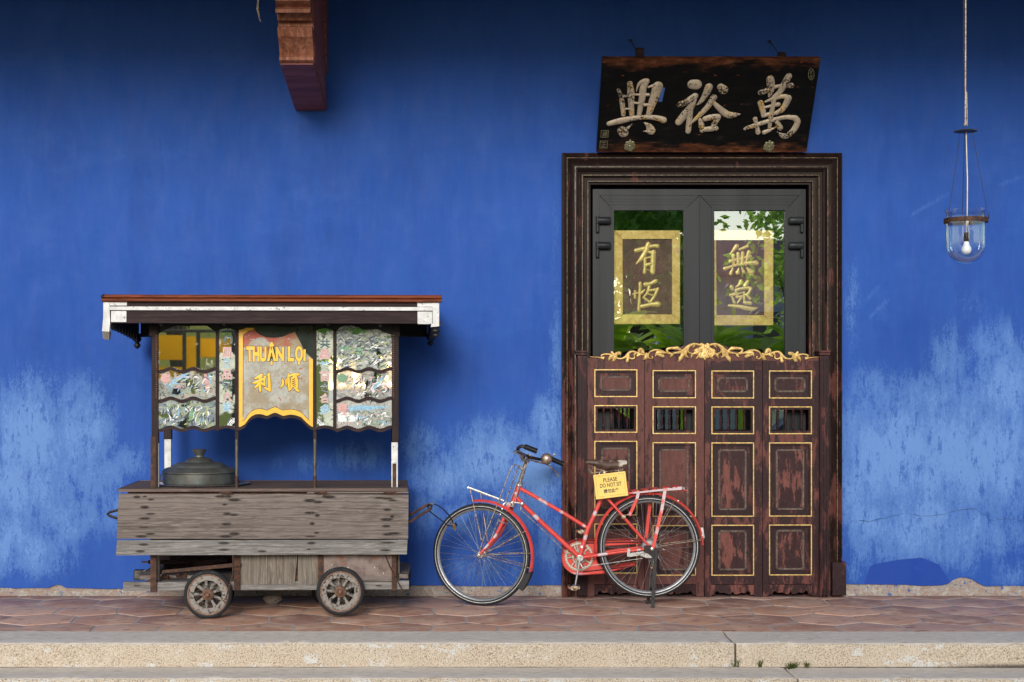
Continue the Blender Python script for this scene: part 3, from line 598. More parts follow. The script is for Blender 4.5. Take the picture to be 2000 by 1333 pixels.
# ------------------------------------------------------------------ door surround
D = Thing("door_frame", "dark moulded hardwood frame around the doorway under the black signboard", "door frame", (wx(1370), 0, 0)); F = D.F
FL, FR2, FT = F.p(1098, 700, -.06).x, F.p(1645, 700, -.06).x, F.p(1370, 299, -.06).z
def sweep(m, prof, z0=0.0):
    """profile (inset, y) swept up the left jamb, across the head and down the right jamb, mitred"""
    n0 = len(m.v); k = len(prof)
    for i, y in prof: m.v.append((FL + i, y, z0))
    for i, y in prof: m.v.append((FL + i, y, FT - i))
    for i, y in prof: m.v.append((FR2 - i, y, FT - i))
    for i, y in prof: m.v.append((FR2 - i, y, z0))
    for r_ in range(3):
        for j in range(k - 1): a = n0 + r_*k + j; m.f.append((a, a+1, a+k+1, a+k))
sc_ = [(.046 + .040 * t, -.050 + .026 * math.sin(t * math.pi / 2)) for t in (0, .2, .4, .6, .8, 1)]
prof = [(0, .02), (0, -.06), (.010, -.064), (.012, -.056), (.020, -.060), (.022, -.052), (.0225, -.052), (.030, -.058), (.036, -.056), (.038, -.046), (.040, -.050), (.044, -.052)] + sc_ + \
       [(.088, -.032), (.098, -.034), (.100, -.022), (.106, -.024), (.108, -.010), (.118, -.004), (.120, .012), (.140, .018), (.142, .004), (.150, .002), (.152, .018), (.160, .022), (.162, .030), (.180, .032), (.182, .024), (.190, .022), (.194, .040), (.206, .042), (.208, .10)]
m = MB(); sweep(m, prof); D.part("moulding", m, MT['frame'], smooth=25)
for a, y in ((.0345, -.0575), (.094, -.034), (.146, .002), (.186, .021)):
    m = MB(); sweep(m, [(a - .0016, y + .002), (a - .0012, y - .002), (a + .0012, y - .002), (a + .0016, y + .002)], .25); D.part("gold_line", m, MT['goldl'], smooth=0)
m = MB().pbox(F, 1626, 1653, 1099, 1163.5, -.085, .09); D.part("plinth_block", m, MT['doord'], bev=.003)
for a, b, c1, c2 in ((1128, 1146.5, 1124, 1148), (1601, 1619, 1599, 1623)):
    m = MB(); m.pbox(F, a, b, 694, 1163.5, -.075, .10)
    xa, xb = F.p(a, 700, -.075).x, F.p(b, 700, -.075).x
    for i in range(3): m.box(xa + .003 + i*.022, xa + .013 + i*.022, -.082, -.075, 0.002, F.p(a, 700, -.075).z)
    D.part("door_post", m, MT['doord'], bev=.002)
    m = MB(); m.pbox(F, c1, c2, 685, 689, -.10, .12); m.pbox(F, c1 + 1.5, c2 - 1.5, 689, 694, -.09, .11); D.part("post_cap", m, MT['doord'], bev=.002)
D.part("threshold", MB().box(FL + .1, FR2 - .1, .0, .12, 0.0, .010), MT['doord'], smooth=0)
# ------------------------------------------------------------------ glazed aluminium doors
YA = .075
A = Thing("glazed_door_frame", "fixed grey metal frame set inside the dark wooden door surround", "metal frame", (wx(1366), YA, 0)); F = A.F
def rect_frame(m, F, x0, x1, y0, y1, wl_, wr, wt, wb, yl, th):
    a, b = F.p(x0, y1, yl), F.p(x1, y0, yl); k = F.s(x0, y0, yl)
    X0, X1, Z0, Z1_ = a.x, b.x, a.z, b.z
    def quadp(p): m.prism(p, yl, yl + th)
    L, Rr, Tt, Bb = wl_*k, wr*k, wt*k, wb*k
    if L: quadp([(X0, Z0), (X0 + L, Z0 + Bb), (X0 + L, Z1_ - Tt), (X0, Z1_)])
    if Rr: quadp([(X1, Z0), (X1, Z1_), (X1 - Rr, Z1_ - Tt), (X1 - Rr, Z0 + Bb)])
    if Tt: quadp([(X0, Z1_), (X0 + L, Z1_ - Tt), (X1 - Rr, Z1_ - Tt), (X1, Z1_)])
    if Bb: quadp([(X0, Z0), (X1, Z0), (X1 - Rr, Z0 + Bb), (X0 + L, Z0 + Bb)])
m = MB(); rect_frame(m, F, 1158, 1573.5, 370, 1158, 13, 13, 12, 4, 0, .07); A.part("frame", m, MT['alu'], bev=.0015)
def bottom_px(F): return 1157
for side, (x0, x1, gx0, gx1, lab, plq, inn) in enumerate((
    (1171.5, 1366, 1199, 1336, "left glazed grey metal door leaf, nearer the bicycle handlebar, with two barrel hinges", None, None),
    (1367.5, 1560.5, 1395, 1534, "right glazed grey metal door leaf reflecting bright sky, hinged on its right", None, None))):
    T = Thing("glazed_door", lab, "glass door", (wx((x0+x1)/2, YA), YA, 0), group="grey metal glazed doors"); F = T.F
    m = MB(); rect_frame(m, F, x0, x1, 382.5, 1157, gx0 - x0, x1 - gx1, 29, 26, .004, .055); T.part("frame", m, MT['alu'], bev=.002)
    m = MB(); rect_frame(m, F, gx0 - 5, gx1 + 5, 406, 1136, 5, 5, 5, 5, -.003, .02); T.part("glazing_bead", m, MT['alu'], bev=.002)
    for i, yb in enumerate((388, 393, 399)):
        m2 = MB().pbox(F, x0 + (yb - 381), x1 - (yb - 381), yb, yb + 1.2, .0015, .004)
        T.part("groove_rib", m2, MT['alu'], smooth=0)
    a, b = F.p(gx0 - 1, 1136, .02), F.p(gx1 + 1, 410, .02)
    T.part("pane", MB().add([(a.x, .02, a.z), (b.x, .02, a.z), (b.x, .02, b.z), (a.x, .02, b.z)], [(0, 1, 2, 3)]), MT['glass'], smooth=0)
    for hy in (424, 473, 1040):
        m = MB(); xa, xb = (1167, 1193.5) if side == 0 else (1540, 1567); s_ = 1 if side == 0 else -1
        c0, c1 = F.p(xa, hy + 7, -.022), F.p(xb, hy + 7, -.022); r = 7.2 * F.s(xa, hy, -.022)
        pts = [c0, c0.lerp(c1, .5), c0.lerp(c1, .88), c0.lerp(c1, .97), c1] if side == 0 else [c1, c1.lerp(c0, .5), c1.lerp(c0, .88), c1.lerp(c0, .97), c0]
        m.tube(pts, [r, r, r, r*.8, r*.45], 16)
        cx = 1167 if side == 0 else 1566.5
        for y0, y1 in ((hy - 1, hy + 13), (hy + 14, hy + 29.5)):
            m.tube([F.p(cx, y0, -.022), F.p(cx, y1, -.022)], F.s(cx, hy, 0) * 3.4, 12)
        m.pbox(F, cx - 3, cx + 3, hy, hy + 29, -.01, .02)
        T.part("hinge", m, MT['alu'], smooth=40)
# gilt plaques hanging inside the glass
def plaque(lab, g, i, chars, wsc):
    yp = .16; T = Thing("gilt_plaque", lab, "plaque", (wx((g[0]+g[1])/2, yp), yp, wz((g[2]+g[3])/2, yp)), group="gilt plaques behind the door glass"); F = T.F
    m = MB(); rect_frame(m, F, g[0], g[1], g[2], g[3], i[0]-g[0], g[1]-i[1], i[2]-g[2], g[3]-i[3], -.012, .02); T.part("gold_border", m, MT['leaf'], bev=.002)
    T.part("field", MB().pbox(F, i[0]-1, i[1]+1, i[2]-1, i[3]+1, -.002, .012), MT['plaque'], smooth=0)
    for o, z_, strokes in chars:
        m = MB()
        for j, (p, w_) in enumerate(strokes): m.pstroke(F, o, z_, p, w_, -.003 - j * .0002, .005)
        T.part("character", m, MT['leafchar'], smooth=60)
CH = {}
CH['you'] = [([(110,220),(300,170),(400,140),(480,140)],[80,70,60,80]), ([(320,110),(280,230),(200,360),(100,460)],[90,90,80,10]), ([(265,370),(262,500),(255,600)],[55,60,65]), ([(280,350),(380,330)],[40]), ([(340,250),(420,250)],[50,80]), ([(410,250),(402,400),(395,590)],[90,90,90]), ([(400,600),(345,565)],[80,15]), ([(290,468),(370,450)],[60]), ([(290,545),(330,560)],[20])]
CH['heng'] = [([(90,930),(90,1040)],[50]), ([(60,975),(150,955)],[35]), ([(180,790),(170,1000),(155,1250)],[65,50,60]), ([(200,960),(260,900)],[60,20]), ([(270,810),(370,790),(450,750)],[80,60,80]), ([(335,850),(300,960),(230,1035)],[60,50,30]), ([(330,915),(470,895)],[45,50]), ([(485,885),(430,1010),(360,1110)],[60,55,50]), ([(320,975),(410,1000)],[34]), ([(240,1040),(300,1080),(340,1115)],[40,50,50]), ([(210,1190),(360,1160),(490,1150)],[70,70,100])]
CH['wu'] = [([(190,240),(300,100)],[30,90]), ([(350,160),(490,100)],[50,60]), ([(240,260),(250,430)],[70,60]), ([(325,230),(330,420)],[70]), ([(405,220),(400,400)],[75]), ([(510,200),(480,330),(460,430)],[75,60,40]), ([(190,360),(330,325),(540,275)],[80,50,60]), ([(90,490),(250,440),(450,400),(640,390)],[70,50,60,95]), ([(230,490),(195,580)],[40,70]), ([(335,490),(315,560)],[30,85]), ([(385,470),(420,550)],[25,70]), ([(480,480),(550,560)],[40,110])]
CH['yi'] = [([(375,700),(350,760),(280,815)],[60,60,20]), ([(490,710),(450,790)],[60,90]), ([(210,810),(230,850)],[80,60]), ([(290,860),(420,830),(540,830)],[60,60,70]), ([(285,880),(310,980)],[50,55]), ([(545,840),(500,920),(430,960)],[60,50,40]), ([(330,925),(400,905)],[36]), ([(300,985),(400,970)],[50]), ([(430,900),(430,1080)],[42]), ([(380,1000),(310,1090)],[50,30]), ([(440,1080),(540,1090)],[70]), ([(490,970),(530,1010)],[50,60]), ([(190,950),(260,930)],[60]), ([(220,980),(260,1080)],[40,60]), ([(170,1130),(350,1150),(550,1190),(670,1165)],[50,70,80,12])]
plaque("gilt-bordered plaque with two gold characters behind the left door pane", (1200, 1328, 451, 633), (1216, 1313, 467, 615), [((1230, 465), 8.886, CH['you']), ((1230, 465), 8.886, CH['heng'])], 1)
plaque("gilt-bordered plaque with two gold characters behind the right door pane", (1383, 1510, 451, 635.5), (1399, 1493, 469, 616.5), [((1405, 470), 8.886, CH['wu']), ((1405, 470), 8.886, CH['yi'])], 1)
# ------------------------------------------------------------------ carved folding half doors
YD = -.05
crest_top = [(1146,697.5),(1168,697),(1178,693),(1186,690),(1196,695),(1204,700),(1214,700),(1222,690),(1232,686),(1244,688),(1256,691),(1259,692),(1266,687),(1276,684),(1286,688),(1296,689),(1306,686),(1316,684),(1326,680),(1334,674),(1344,671),(1354,672),(1362,673),(1369,671),(1376,670)]
def crest_poly(x0, x1, mirror):
    pts = [(2752 - a, b) for a, b in reversed(crest_top)] if mirror else crest_top
    out = []
    for x in [x0] + [p[0] for p in pts if x0 < p[0] < x1] + [x1]:
        for (a, b), (c_, d) in zip(pts, pts[1:]):
            if a <= x <= c_: out.append((x, b + (d - b) * (x - a) / max(1e-6, c_ - a) + 2.5)); break
    return out
# gold vine, drawn for the right half (zoom x8 from 1370,665); mirrored about px 1376 for the left half
vine = {3: [([(60,90),(150,70),(220,62),(290,90),(350,140),(420,185),(500,200),(580,215),(660,200),(720,172),(800,155),(880,172),(925,215),(932,262),(900,293),(862,280),(868,258)], [34,34,36,46,50,40,30,24,26,26,28,28,24,22,20,18,24]),
            ([(290,90),(320,150),(300,190),(250,215),(230,250)], [40,36,28,22,14]), ([(250,215),(262,280)], [26,8]), ([(330,150),(350,230),(300,280)],[30,36,6]), ([(380,170),(400,240),(430,290),(450,330)], [44,46,50,12]),
            ([(410,170),(470,130),(540,125),(610,130),(640,150),(620,190),(560,205)], [24,44,40,34,30,26,10]), ([(460,125),(480,118)],[30,34]), ([(560,230),(585,265)],[36,10]), ([(660,200),(750,190),(790,200),(820,250)], [20,40,44,10]), ([(700,250),(730,240),(790,230)],[40,36,20]),
            ([(90,60),(110,70)],[30,36]), ([(60,110),(130,150),(170,200)],[50,60,50]), ([(150,150),(190,170)],[46]), ([(30,90),(40,200)],[50,60]), ([(60,180),(90,250)],[54,60]), ([(120,220),(180,290)],[44,12]), ([(40,250),(55,295)],[50,24]), ([(190,200),(240,220)],[36,18]), ([(210,90),(235,118)],[20,10])],
        4: [([(950,210),(1000,228),(1060,216),(1120,192),(1190,178),(1235,205),(1280,258),(1340,288),(1400,288),(1450,262),(1500,235),(1560,220),(1620,222),(1665,240),(1650,272),(1622,268)], [22,26,30,30,28,40,40,28,24,30,34,26,22,20,18,20]), ([(1630,290),(1700,272),(1835,262)],[24,16,10]),
            ([(1240,230),(1230,270),(1190,292),(1150,282),(1145,255)], [30,26,24,22,20]), ([(1010,200),(1035,150),(1070,155),(1075,190)], [40,44,34,24]), ([(960,220),(975,280),(1010,305)], [36,44,12]), ([(1060,220),(1100,245)], [40,30]), ([(1130,200),(1150,240)],[34,16]),
            ([(1245,270),(1258,325)],[36,40]), ([(1380,205),(1430,215),(1440,250)],[44,40,30]), ([(1440,250),(1470,310),(1490,322)],[44,44,20]), ([(1470,240),(1500,190)],[36,30]), ([(1500,250),(1535,290),(1545,322)],[44,36,8]), ([(1440,225),(1500,205)],[24,16])]}
gold_rows = [((1160.8, 1245, 721.6, 776), (791.6, 845.7), (861.3, 1007.4), (1023, 1120.7)),
             ((1274.5, 1359.5, 723.3, 778.5), (793.9, 848.2), (864, 1010), (1026, 1125)),
             ((1389.5, 1473, 724, 778.8), (794.2, 848.6), (864.5, 1009.8), (1025.4, 1125)),
             ((1502, 1586, 724, 778.8), (794.2, 848.6), (864.5, 1009.5), (1024.8, 1124.5))]
lab4 = ["leftmost carved maroon half-door leaf, behind the bicycle's saddle and sign", "second carved maroon half-door leaf from the left, behind the bicycle's rear rack and wheel",
        "third carved maroon half-door leaf, just right of the centre gap and of the bicycle", "rightmost carved maroon half-door leaf, hinged to the right door post"]
leaf_x = [(1146.8, 1258.7), (1259.5, 1375.6), (1376.6, 1489.2), (1490, 1600.6)]
for li in range(4):
    x0, x1 = leaf_x[li]; (gx0, gx1, ga, gb), r2, r3, r4 = gold_rows[li]; rows = [(ga, gb), r2, r3, r4]
    T = Thing("half_door_leaf", lab4[li], "half door", (wx((x0+x1)/2, YD), YD, 0), rot=(0, 0, R([-.6, .5, -.5, .7][li])), group="carved folding half doors"); F = T.F
    top = 705; bot = 1163.5; th = .036
    X = lambda px: F.p(px, 900, 0).x
    Z = lambda py: F.p(1300, py, 0).z
    m = MB(); m.box(X(x0), X(gx0), 0, th, .004, Z(top)); m.box(X(gx1), X(x1), 0, th, .004, Z(top))
    zs = [top] + [v for r_ in rows for v in r_]
    for a, b in zip(zs[0::2], zs[1::2]): m.box(X(gx0), X(gx1), .001, th - .001, Z(b), Z(a))
    m.box(X(gx0), X(gx1), .001, th - .001, Z(1142), Z(rows[3][1]))
    T.part("frame", m, MT['doorL' if li < 2 else 'door'], bev=.0015)
    # scalloped apron
    k = [(0, 1162), (.07, 1163), (.1, 1156), (.14, 1154.5), (.2, 1159), (.3, 1158), (.40, 1161.5), (.46, 1161), (.5, 1155), (.54, 1161), (.6, 1161.5), (.7, 1158), (.8, 1159), (.86, 1154.5), (.9, 1156), (.93, 1163), (1, 1162)]
    poly = [(X(gx0 + (gx1 - gx0) * a), Z(b)) for a, b in k] + [(X(gx1), Z(1142.8)), (X(gx0), Z(1142.8))]
    T.part("apron", MB().prism(poly, .003, th - .004), MT['door2'], smooth=0)
    # crest board and gold vine
    cpz = crest_poly(x0, x1, li >= 2); poly = [(X(a), Z(b)) for a, b in cpz] + [(X(x1), Z(706.2)), (X(x0), Z(706.2))]
    T.part("crest_board", MB().prism(list(reversed(poly)), .004, th - .006), MT['doorL'], smooth=0)
    m = MB(); mu = MB(); src = vine[3 if li in (1, 2) else 4]
    for j, (p, w_) in enumerate(src):
        pp = [(1370 + a / 8, 665 + b / 8) for a, b in p]
        if li < 2: pp = [(2752.4 - a, b - .3) for a, b in pp]
        mu.pstroke(F, (0, 0), 1, pp, [v / 8 * 1.15 for v in (w_ + [w_[-1]] * len(p))[:len(p)]], .0035 - j * .00002, .0035, 1.8)
        m.pstroke(F, (0, 0), 1, pp, [v / 8 * (1.1 if len(p) > 4 else 1.28) for v in (w_ + [w_[-1]] * len(p))[:len(p)]], .003 - j * .0003, .012)
        if w_[0] >= 30 and len(p) > 2 and max(w_) >= 36:
            m.pstroke(F, (0, 0), 1, pp, [v / 8 * .3 for v in (w_ + [w_[-1]] * len(p))[:len(p)]], -.006 - j * .0003, .005)
    if li in (1, 2):
        for k in range(26):
            a = rnd.uniform(0, 6.28); rr_ = rnd.random() ** .6; cx = 1376.2 + math.cos(a) * rr_ * 20; cy = 688 + math.sin(a) * rr_ * 13
            if (cx > 1376) != (li == 2) or cy < 671 + abs(cx - 1376) * .3: continue
            c_ = F.p(cx, cy, -.004); m.ball(c_, rnd.uniform(.006, .011), 1, .7, 1, 8, 6)
    T.part("undercut_shade", mu, MT['doord'], smooth=60)  # dark outline under the vine, painting in the shade of an undercut
    T.part("gilt_vine_carving", m, MT['gold'], smooth=60)
    for ri, (a, b) in enumerate(rows):
        m = MB(); rect_frame(m, F, gx0 + .2, gx1 - .2, a + .2, b - .2, 1.75, 1.75, 1.75, 1.75, -.004, .01); gt = T.part("gold_trim", m, MT['gold'], bev=.0008)
        # stepped inner moulding
        m = MB(); rect_frame(m, F, gx0 + 2.1, gx1 - 2.1, a + 2.1, b - 2.1, 2.6, 2.6, 2.6, 3.2, .004, .02)
        rect_frame(m, F, gx0 + 4.7, gx1 - 4.7, a + 4.7, b - 5.3, 1.6, 1.6, 1.6, 1.6, .009, .02); T.part("inner_moulding", m, MT['doord'], bev=.0012)
        if ri == 1:
            mm = MB()
            for s_ in range(4):
                cx = gx0 + [18.5, 33.5, 48.5, 64.5][s_] + [0, 0, .5, 0][li]
                zt_, zb_ = Z(a + 5.5), Z(b - 5.5); c0 = X(cx); hh = zt_ - zb_
                pr = [(.006,0),(.009,.03),(.006,.06),(.0105,.11),(.006,.16),(.005,.2),(.0095,.36),(.0085,.52),(.0055,.68),(.005,.74),(.0105,.79),(.0055,.84),(.0105,.90),(.006,.95),(.008,1)]
                T.part("spindle", MB().lathe([(r_ * 1.05, h_ * hh) for r_, h_ in pr], (c0, .016, zb_), seg=10), MT['doord'])
        else:
            T.part("panel", MB().pbox(F, gx0 + 3, gx1 - 3, a + 3, b - 3, .018, .01), MT['doord'] if (li, ri) not in ((0, 0), (1, 0)) else MT['door'], smooth=0)
            ix, iy = (15.5, 17) if ri == 0 else (18, 17.5)
            if ri == 3: iy = 15
            ax, bx, ay, by = X(gx0 + ix), X(gx1 - ix), Z(b - iy + 1), Z(a + iy); c_ = .016 if ri == 0 else .012
            def chf(g): return [(ax-g+c_, ay-g), (bx+g-c_, ay-g), (bx+g, ay-g+c_), (bx+g, by+g-c_), (bx+g-c_, by+g), (ax-g+c_, by+g), (ax-g, by+g-c_), (ax-g, ay-g+c_)]
            T.part("raised_field", MB().prism(chf(0), .0125, .019), MT['doorL' if li < 2 else 'door2'], smooth=0, bev=.001)
            m = MB(); 
            for g in (.004, .0105): m.tube([(a_, .013 if g < .005 else .015, b_) for a_, b_ in chf(g)], .0028, 6, closed=True, up=(0, 1, 0))
            T.part("bead", m, MT['beadl'])
    if li in (0, 3):
        hx = 1146.5 if li == 0 else 1601
        for y0, y1 in ((751, 780), (1082, 1116)):
            m = MB(); pp = [(y0 + (y1 - y0) * i / 3, y0 + (y1 - y0) * (i + 1) / 3 - 1) for i in range(3)]
            for a, b in pp: m.tube([F.p(hx, a, -.006), F.p(hx, b, -.006)], .006, 8)
            T.part("hinge", m, MT['iron'])
# ------------------------------------------------------------------ signboard
bz, ty = wz(297.5, -.12), -.12
zb0 = EYE - (297.5 - YH) * (DIST - .11) / FPX; zt0 = EYE - (114.5 - YH) * (DIST - .50) / FPX
tilt = math.atan2(.39, zt0 - zb0); L = math.hypot(.39, zt0 - zb0)
cz = (zb0 + zt0) / 2; cy = -.305
S = Thing("signboard", "black lacquered wooden signboard with three carved gilt characters leaning out over the door", "signboard", (W0.p(1382, 206, cy).x, cy, cz), rot=(tilt, 0, R(.15))); F = S.F
hw = (F.p(1589, 206, 0).x - F.p(1171, 206, 0).x) / 2; xc = (F.p(1589, 206, 0).x + F.p(1171, 206, 0).x) / 2
m = MB(); nn = 60; bp = [(xc - hw + 2*hw*i/nn, -L/2 + .004 * mnoise.noise(V((i * .6, 0, 0)))) for i in range(nn + 1)] + [(xc + hw, L/2)] + [(xc + hw - 2*hw*i/nn, L/2 + .003 * mnoise.noise(V((i * .5, 3, 0)))) for i in range(1, nn)] + [(xc - hw, L/2)]
S.part("board", m.prism(bp, 0, .035), MT['lacquer'], smooth=0, bev=.003)
CH['xing'] = [([(310,340),(360,450),(385,600),(405,800)],[60,85,95,85]), ([(400,460),(500,450)],[45]), ([(420,690),(530,690)],[30]), ([(525,230),(545,400),(550,600),(565,810)],[110,135,115,90]), ([(645,370),(690,240),(780,180),(840,180)],[12,60,90,100]), ([(840,180),(775,300),(760,450),(730,620),(700,790)],[110,130,130,110,90]), ([(600,425),(700,430),(870,430)],[50,40,60]), ([(600,580),(690,590)],[40]), ([(800,620),(900,620)],[60]), ([(870,290),(980,255)],[40,60]), ([(1045,280),(995,450),(940,600),(880,790)],[200,180,150,110]), ([(140,970),(350,920),(600,870),(850,850),(1050,870),(1150,905)],[100,125,100,95,110,130]), ([(580,965),(500,1040),(440,1090)],[12,50,90]), ([(375,1100),(410,1140)],[175,190]), ([(800,955),(880,1020),(920,1100)],[30,120,170]), ([(770,1110),(880,1110)],[8,80])]
CH['yu'] = [([(400,240),(480,245)],[190,200]), ([(170,620),(300,560),(450,460)],[130,130,130]), ([(440,500),(380,650),(260,800),(150,940)],[110,130,150,140]), ([(370,640),(350,850),(325,1110)],[110]), ([(710,290),(650,430),(560,560),(480,625)],[150,130,80,12]), ([(930,290),(980,340)],[140,180]), ([(800,480),(700,640),(560,790),(400,940)],[130,110,100,50]), ([(800,580),(900,680),(1050,800),(1180,810),(1290,790)],[70,110,140,110,15]), ([(540,890),(570,1000),(580,1100)],[60,110,90]), ([(580,1085),(720,1070),(840,1060)],[90,110,110]), ([(640,880),(760,850),(880,840)],[110,120,110]), ([(880,850),(820,960),(770,1040)],[120,110,80])]
CH['wan'] = [([(615,190),(625,320),(620,430),(590,510)],[150,150,110,40]), ([(440,440),(600,380),(760,320),(1010,310)],[120,90,70,110]), ([(955,140),(860,310),(790,430),(680,540),(650,600)],[130,130,110,100,60]), ([(520,610),(680,550),(850,510),(950,540)],[40,80,90,120]), ([(950,550),(900,660),(820,770),(700,830)],[130,120,110,80]), ([(430,630),(470,760),(490,850)],[110,110,100]), ([(480,870),(600,840),(700,830)],[80]), ([(510,715),(620,690),(760,660)],[50,60,90]), ([(690,560),(650,750),(620,900),(600,1100)],[80,90,90,70]), ([(150,1110),(300,1060),(450,1010),(700,940),(900,900),(1070,910)],[80,90,90,90,90,110]), ([(1080,920),(1120,990),(1060,1120),(950,1230),(860,1250),(740,1170)],[120,120,120,110,110,12]), ([(330,930),(360,1040),(385,1180)],[90,70,100]), ([(500,1180),(600,1140),(740,1080)],[90,70,30]), ([(740,990),(800,1100)],[90,110])]
for key, o in (('xing', (1175, 140)), ('yu', (1310, 140)), ('wan', (1440, 135))):
    m = MB()
    for j, (p, w_) in enumerate(CH[key]): m.pstroke(F, o, 9.521, p, w_, -.0005 - .0004 * j, .014)
    S.part("character", m, MT['gilt'], smooth=60)
# small seals and the oval mark
m = MB(); m.text(F, "顧", (1176, 257, 1187, 267), -.001); m.text(F, "正", (1174, 278, 1184, 288), -.001)
for a, b, c_, d in ((1173, 255, 1189, 269), (1171, 275.5, 1187, 290)): rect_frame(m, F, a, c_, b, d, 1, 1, 1, 1, -.0012, .002)
S.part("seal", m, MT['brass'], smooth=0)
pp = [F.p(1584.5 + 5.5 * math.cos(t), 145.5 + 11 * math.sin(t), -.001) for t in [i * math.pi / 12 for i in range(24)]]
m = MB().tube(pp, .0022, 5, closed=True, up=(0, 1, 0)); m.text(F, "啟", (1581.5, 137, 1587.5, 145), -.001); m.text(F, "首", (1581.5, 146.5, 1587.5, 154), -.001); S.part("oval_mark", m, MT['brass'], smooth=0)
S.part("paint_smear", MB().add([(F.p(a, b, -.001)) for a, b in ((1299, 172), (1293, 171), (1286, 199), (1293, 199))], [(0, 1, 2, 3)]), simple("blue_smear", (.03, .10, .36), .6), smooth=0)
for px, py in ((1230, 286), (1502, 287)):
    m = MB(); c = F.p(px, py, -.004)
    for k in range(9):
        a = k * 2 * math.pi / 9 + .2; r = .030 if k % 2 else .026
        m.ball((c.x + math.cos(a) * r, c.y, c.z + math.sin(a) * r * 1.05), .014, 1, .5, 1, 10, 6)
    m.ball((c.x, c.y, c.z + .038), .009, 1, .5, 1.2, 8, 6); m.ball((c.x, c.y, c.z), .012, 1, .9, 1, 10, 6); m.lathe([(.034, 0), (.03, .01), (.02, .012), (.018, .007), (0, .007)], (c.x, c.y + .002, c.z), (0, -1, 0), 20)
    S.part("metal_rosette", m, MT['brass'], smooth=50)
for (bx_, by_), (hx, hy) in (((1249, 113), (1232, 80)), ((1526, 115), (1504, 82))):
    a = F.p(bx_, by_, .05); wzp = F.I @ W0.p(hx, hy, 0)
    m = MB().box(a.x - .027, a.x + .027, .036, .075, L/2 - .06, L/2 + (.045 if bx_ < 1300 else .016)); S.part("batten", m, MT['darkwood'], bev=.002)
    m = MB().tube([V((a.x, .06, L/2 - .01)), wzp], .003, 6); 
    m.ball(wzp, .012, seg=8, ring=6); m.tube([wzp + V((-.02, -.01, .012)), wzp, wzp + V((.015, -.01, -.02))], .003, 5); S.part("hanging_wire", m, MT['iron'])
# ------------------------------------------------------------------ pendant lantern
YLn = -1.8; P = Thing("pendant_lantern", "clear glass bell-jar pendant lantern with one white bulb hanging at the far right", "lantern", W0.p(1887, 470, YLn)); F = P.F; s_ = F.s(1887, 430)
P.part("hanging_rod", MB().tube([F.p(1886, -40), F.p(1886, 60), F.p(1885.5, 240)], .0042, 8), MT['rope'])
P.part("rod_wrap", MB().tube([F.p(1881.5, -40), F.p(1882, 100), F.p(1884, 180), F.p(1885, 200), F.p(1888, 220), F.p(1887, 246)], .002, 5), MT['rust'])
m = MB().tube([F.p(1888, 180), F.p(1889, 246)], .003, 5); m.ball(F.p(1884.5, 244), .008); m.ball(F.p(1887, 240), .008); P.part("rope_knot", m, MT['rope'])
c = F.p(1886, 256); m = MB(); sc2 = []
m.lathe([(.006, .012), (.03, .008), (.058, .0), (.06, -.004), (.03, -.001), (.006, .002)], c, seg=20)
for k in range(16): a = k * math.pi / 8; m.ball((c.x + .058*math.cos(a), c.y + .058*math.sin(a), c.z - .002), .009, 1, 1, .45, 6, 5)
P.part("scalloped_disc", m, MT['iron'])
rc = F.p(1886.5, 431.5); rr = 41.5 * s_
P.part("metal_band", MB().lathe([(rr, -.013), (rr, .013), (rr - .003, .013), (rr - .003, -.013)], rc, seg=48, closed=True), MT['rust'], smooth=30)
g = F.p(1886.5, 516).z - rc.z; jr = 37.5 * s_
m = MB(); pr = [(41*s_, .062), (40*s_, .058), (jr - .004, .04), (jr, 0), (jr, g * .55)] + [(jr * math.cos(t), g * .55 + (g * .45) * math.sin(t)) for t in (.2, .45, .7, .95, 1.2, 1.4, 1.56)]
m.lathe(pr, rc, seg=48); P.part("glass_jar", m, MT['jar'], smooth=60)
for ang in (200, 335, 80):
    e = V((rc.x + rr * math.cos(R(ang)), rc.y + rr * math.sin(R(ang)), rc.z + .012))
    m = MB().tube([V((c.x + .035*math.cos(R(ang)), c.y + .035*math.sin(R(ang)), c.z)), e], .0016, 5); m.ball(e, .006, seg=8, ring=6); m.tube([e, e + V((.006, 0, .03))], .002, 5)
    P.part("hanging_wire", m, MT['iron'])
m = MB().tube([F.p(1887, 258), F.p(1888, 300), F.p(1889.5, 350), F.p(1889, 420), F.p(1887.5, 455)], .0032, 6); P.part("cord", m, MT['cord'])
m = MB().lathe([(.004, 0), (.012, -.002), (.0145, -.01), (.0145, -.05), (.012, -.054)], F.p(1887.5, 454), seg=16); sk = P.part("bulb_socket", m, MT['iron'])
b0 = F.p(1887.5, 470.5); P.part("bulb", MB().lathe([(.011, 0), (.013, -.008), (.018, -.024), (.026, -.04), (.0285, -.05), (.027, -.062), (.02, -.073), (.009, -.079), (0, -.08)], b0, seg=20), MT['bulb'], smooth=60)
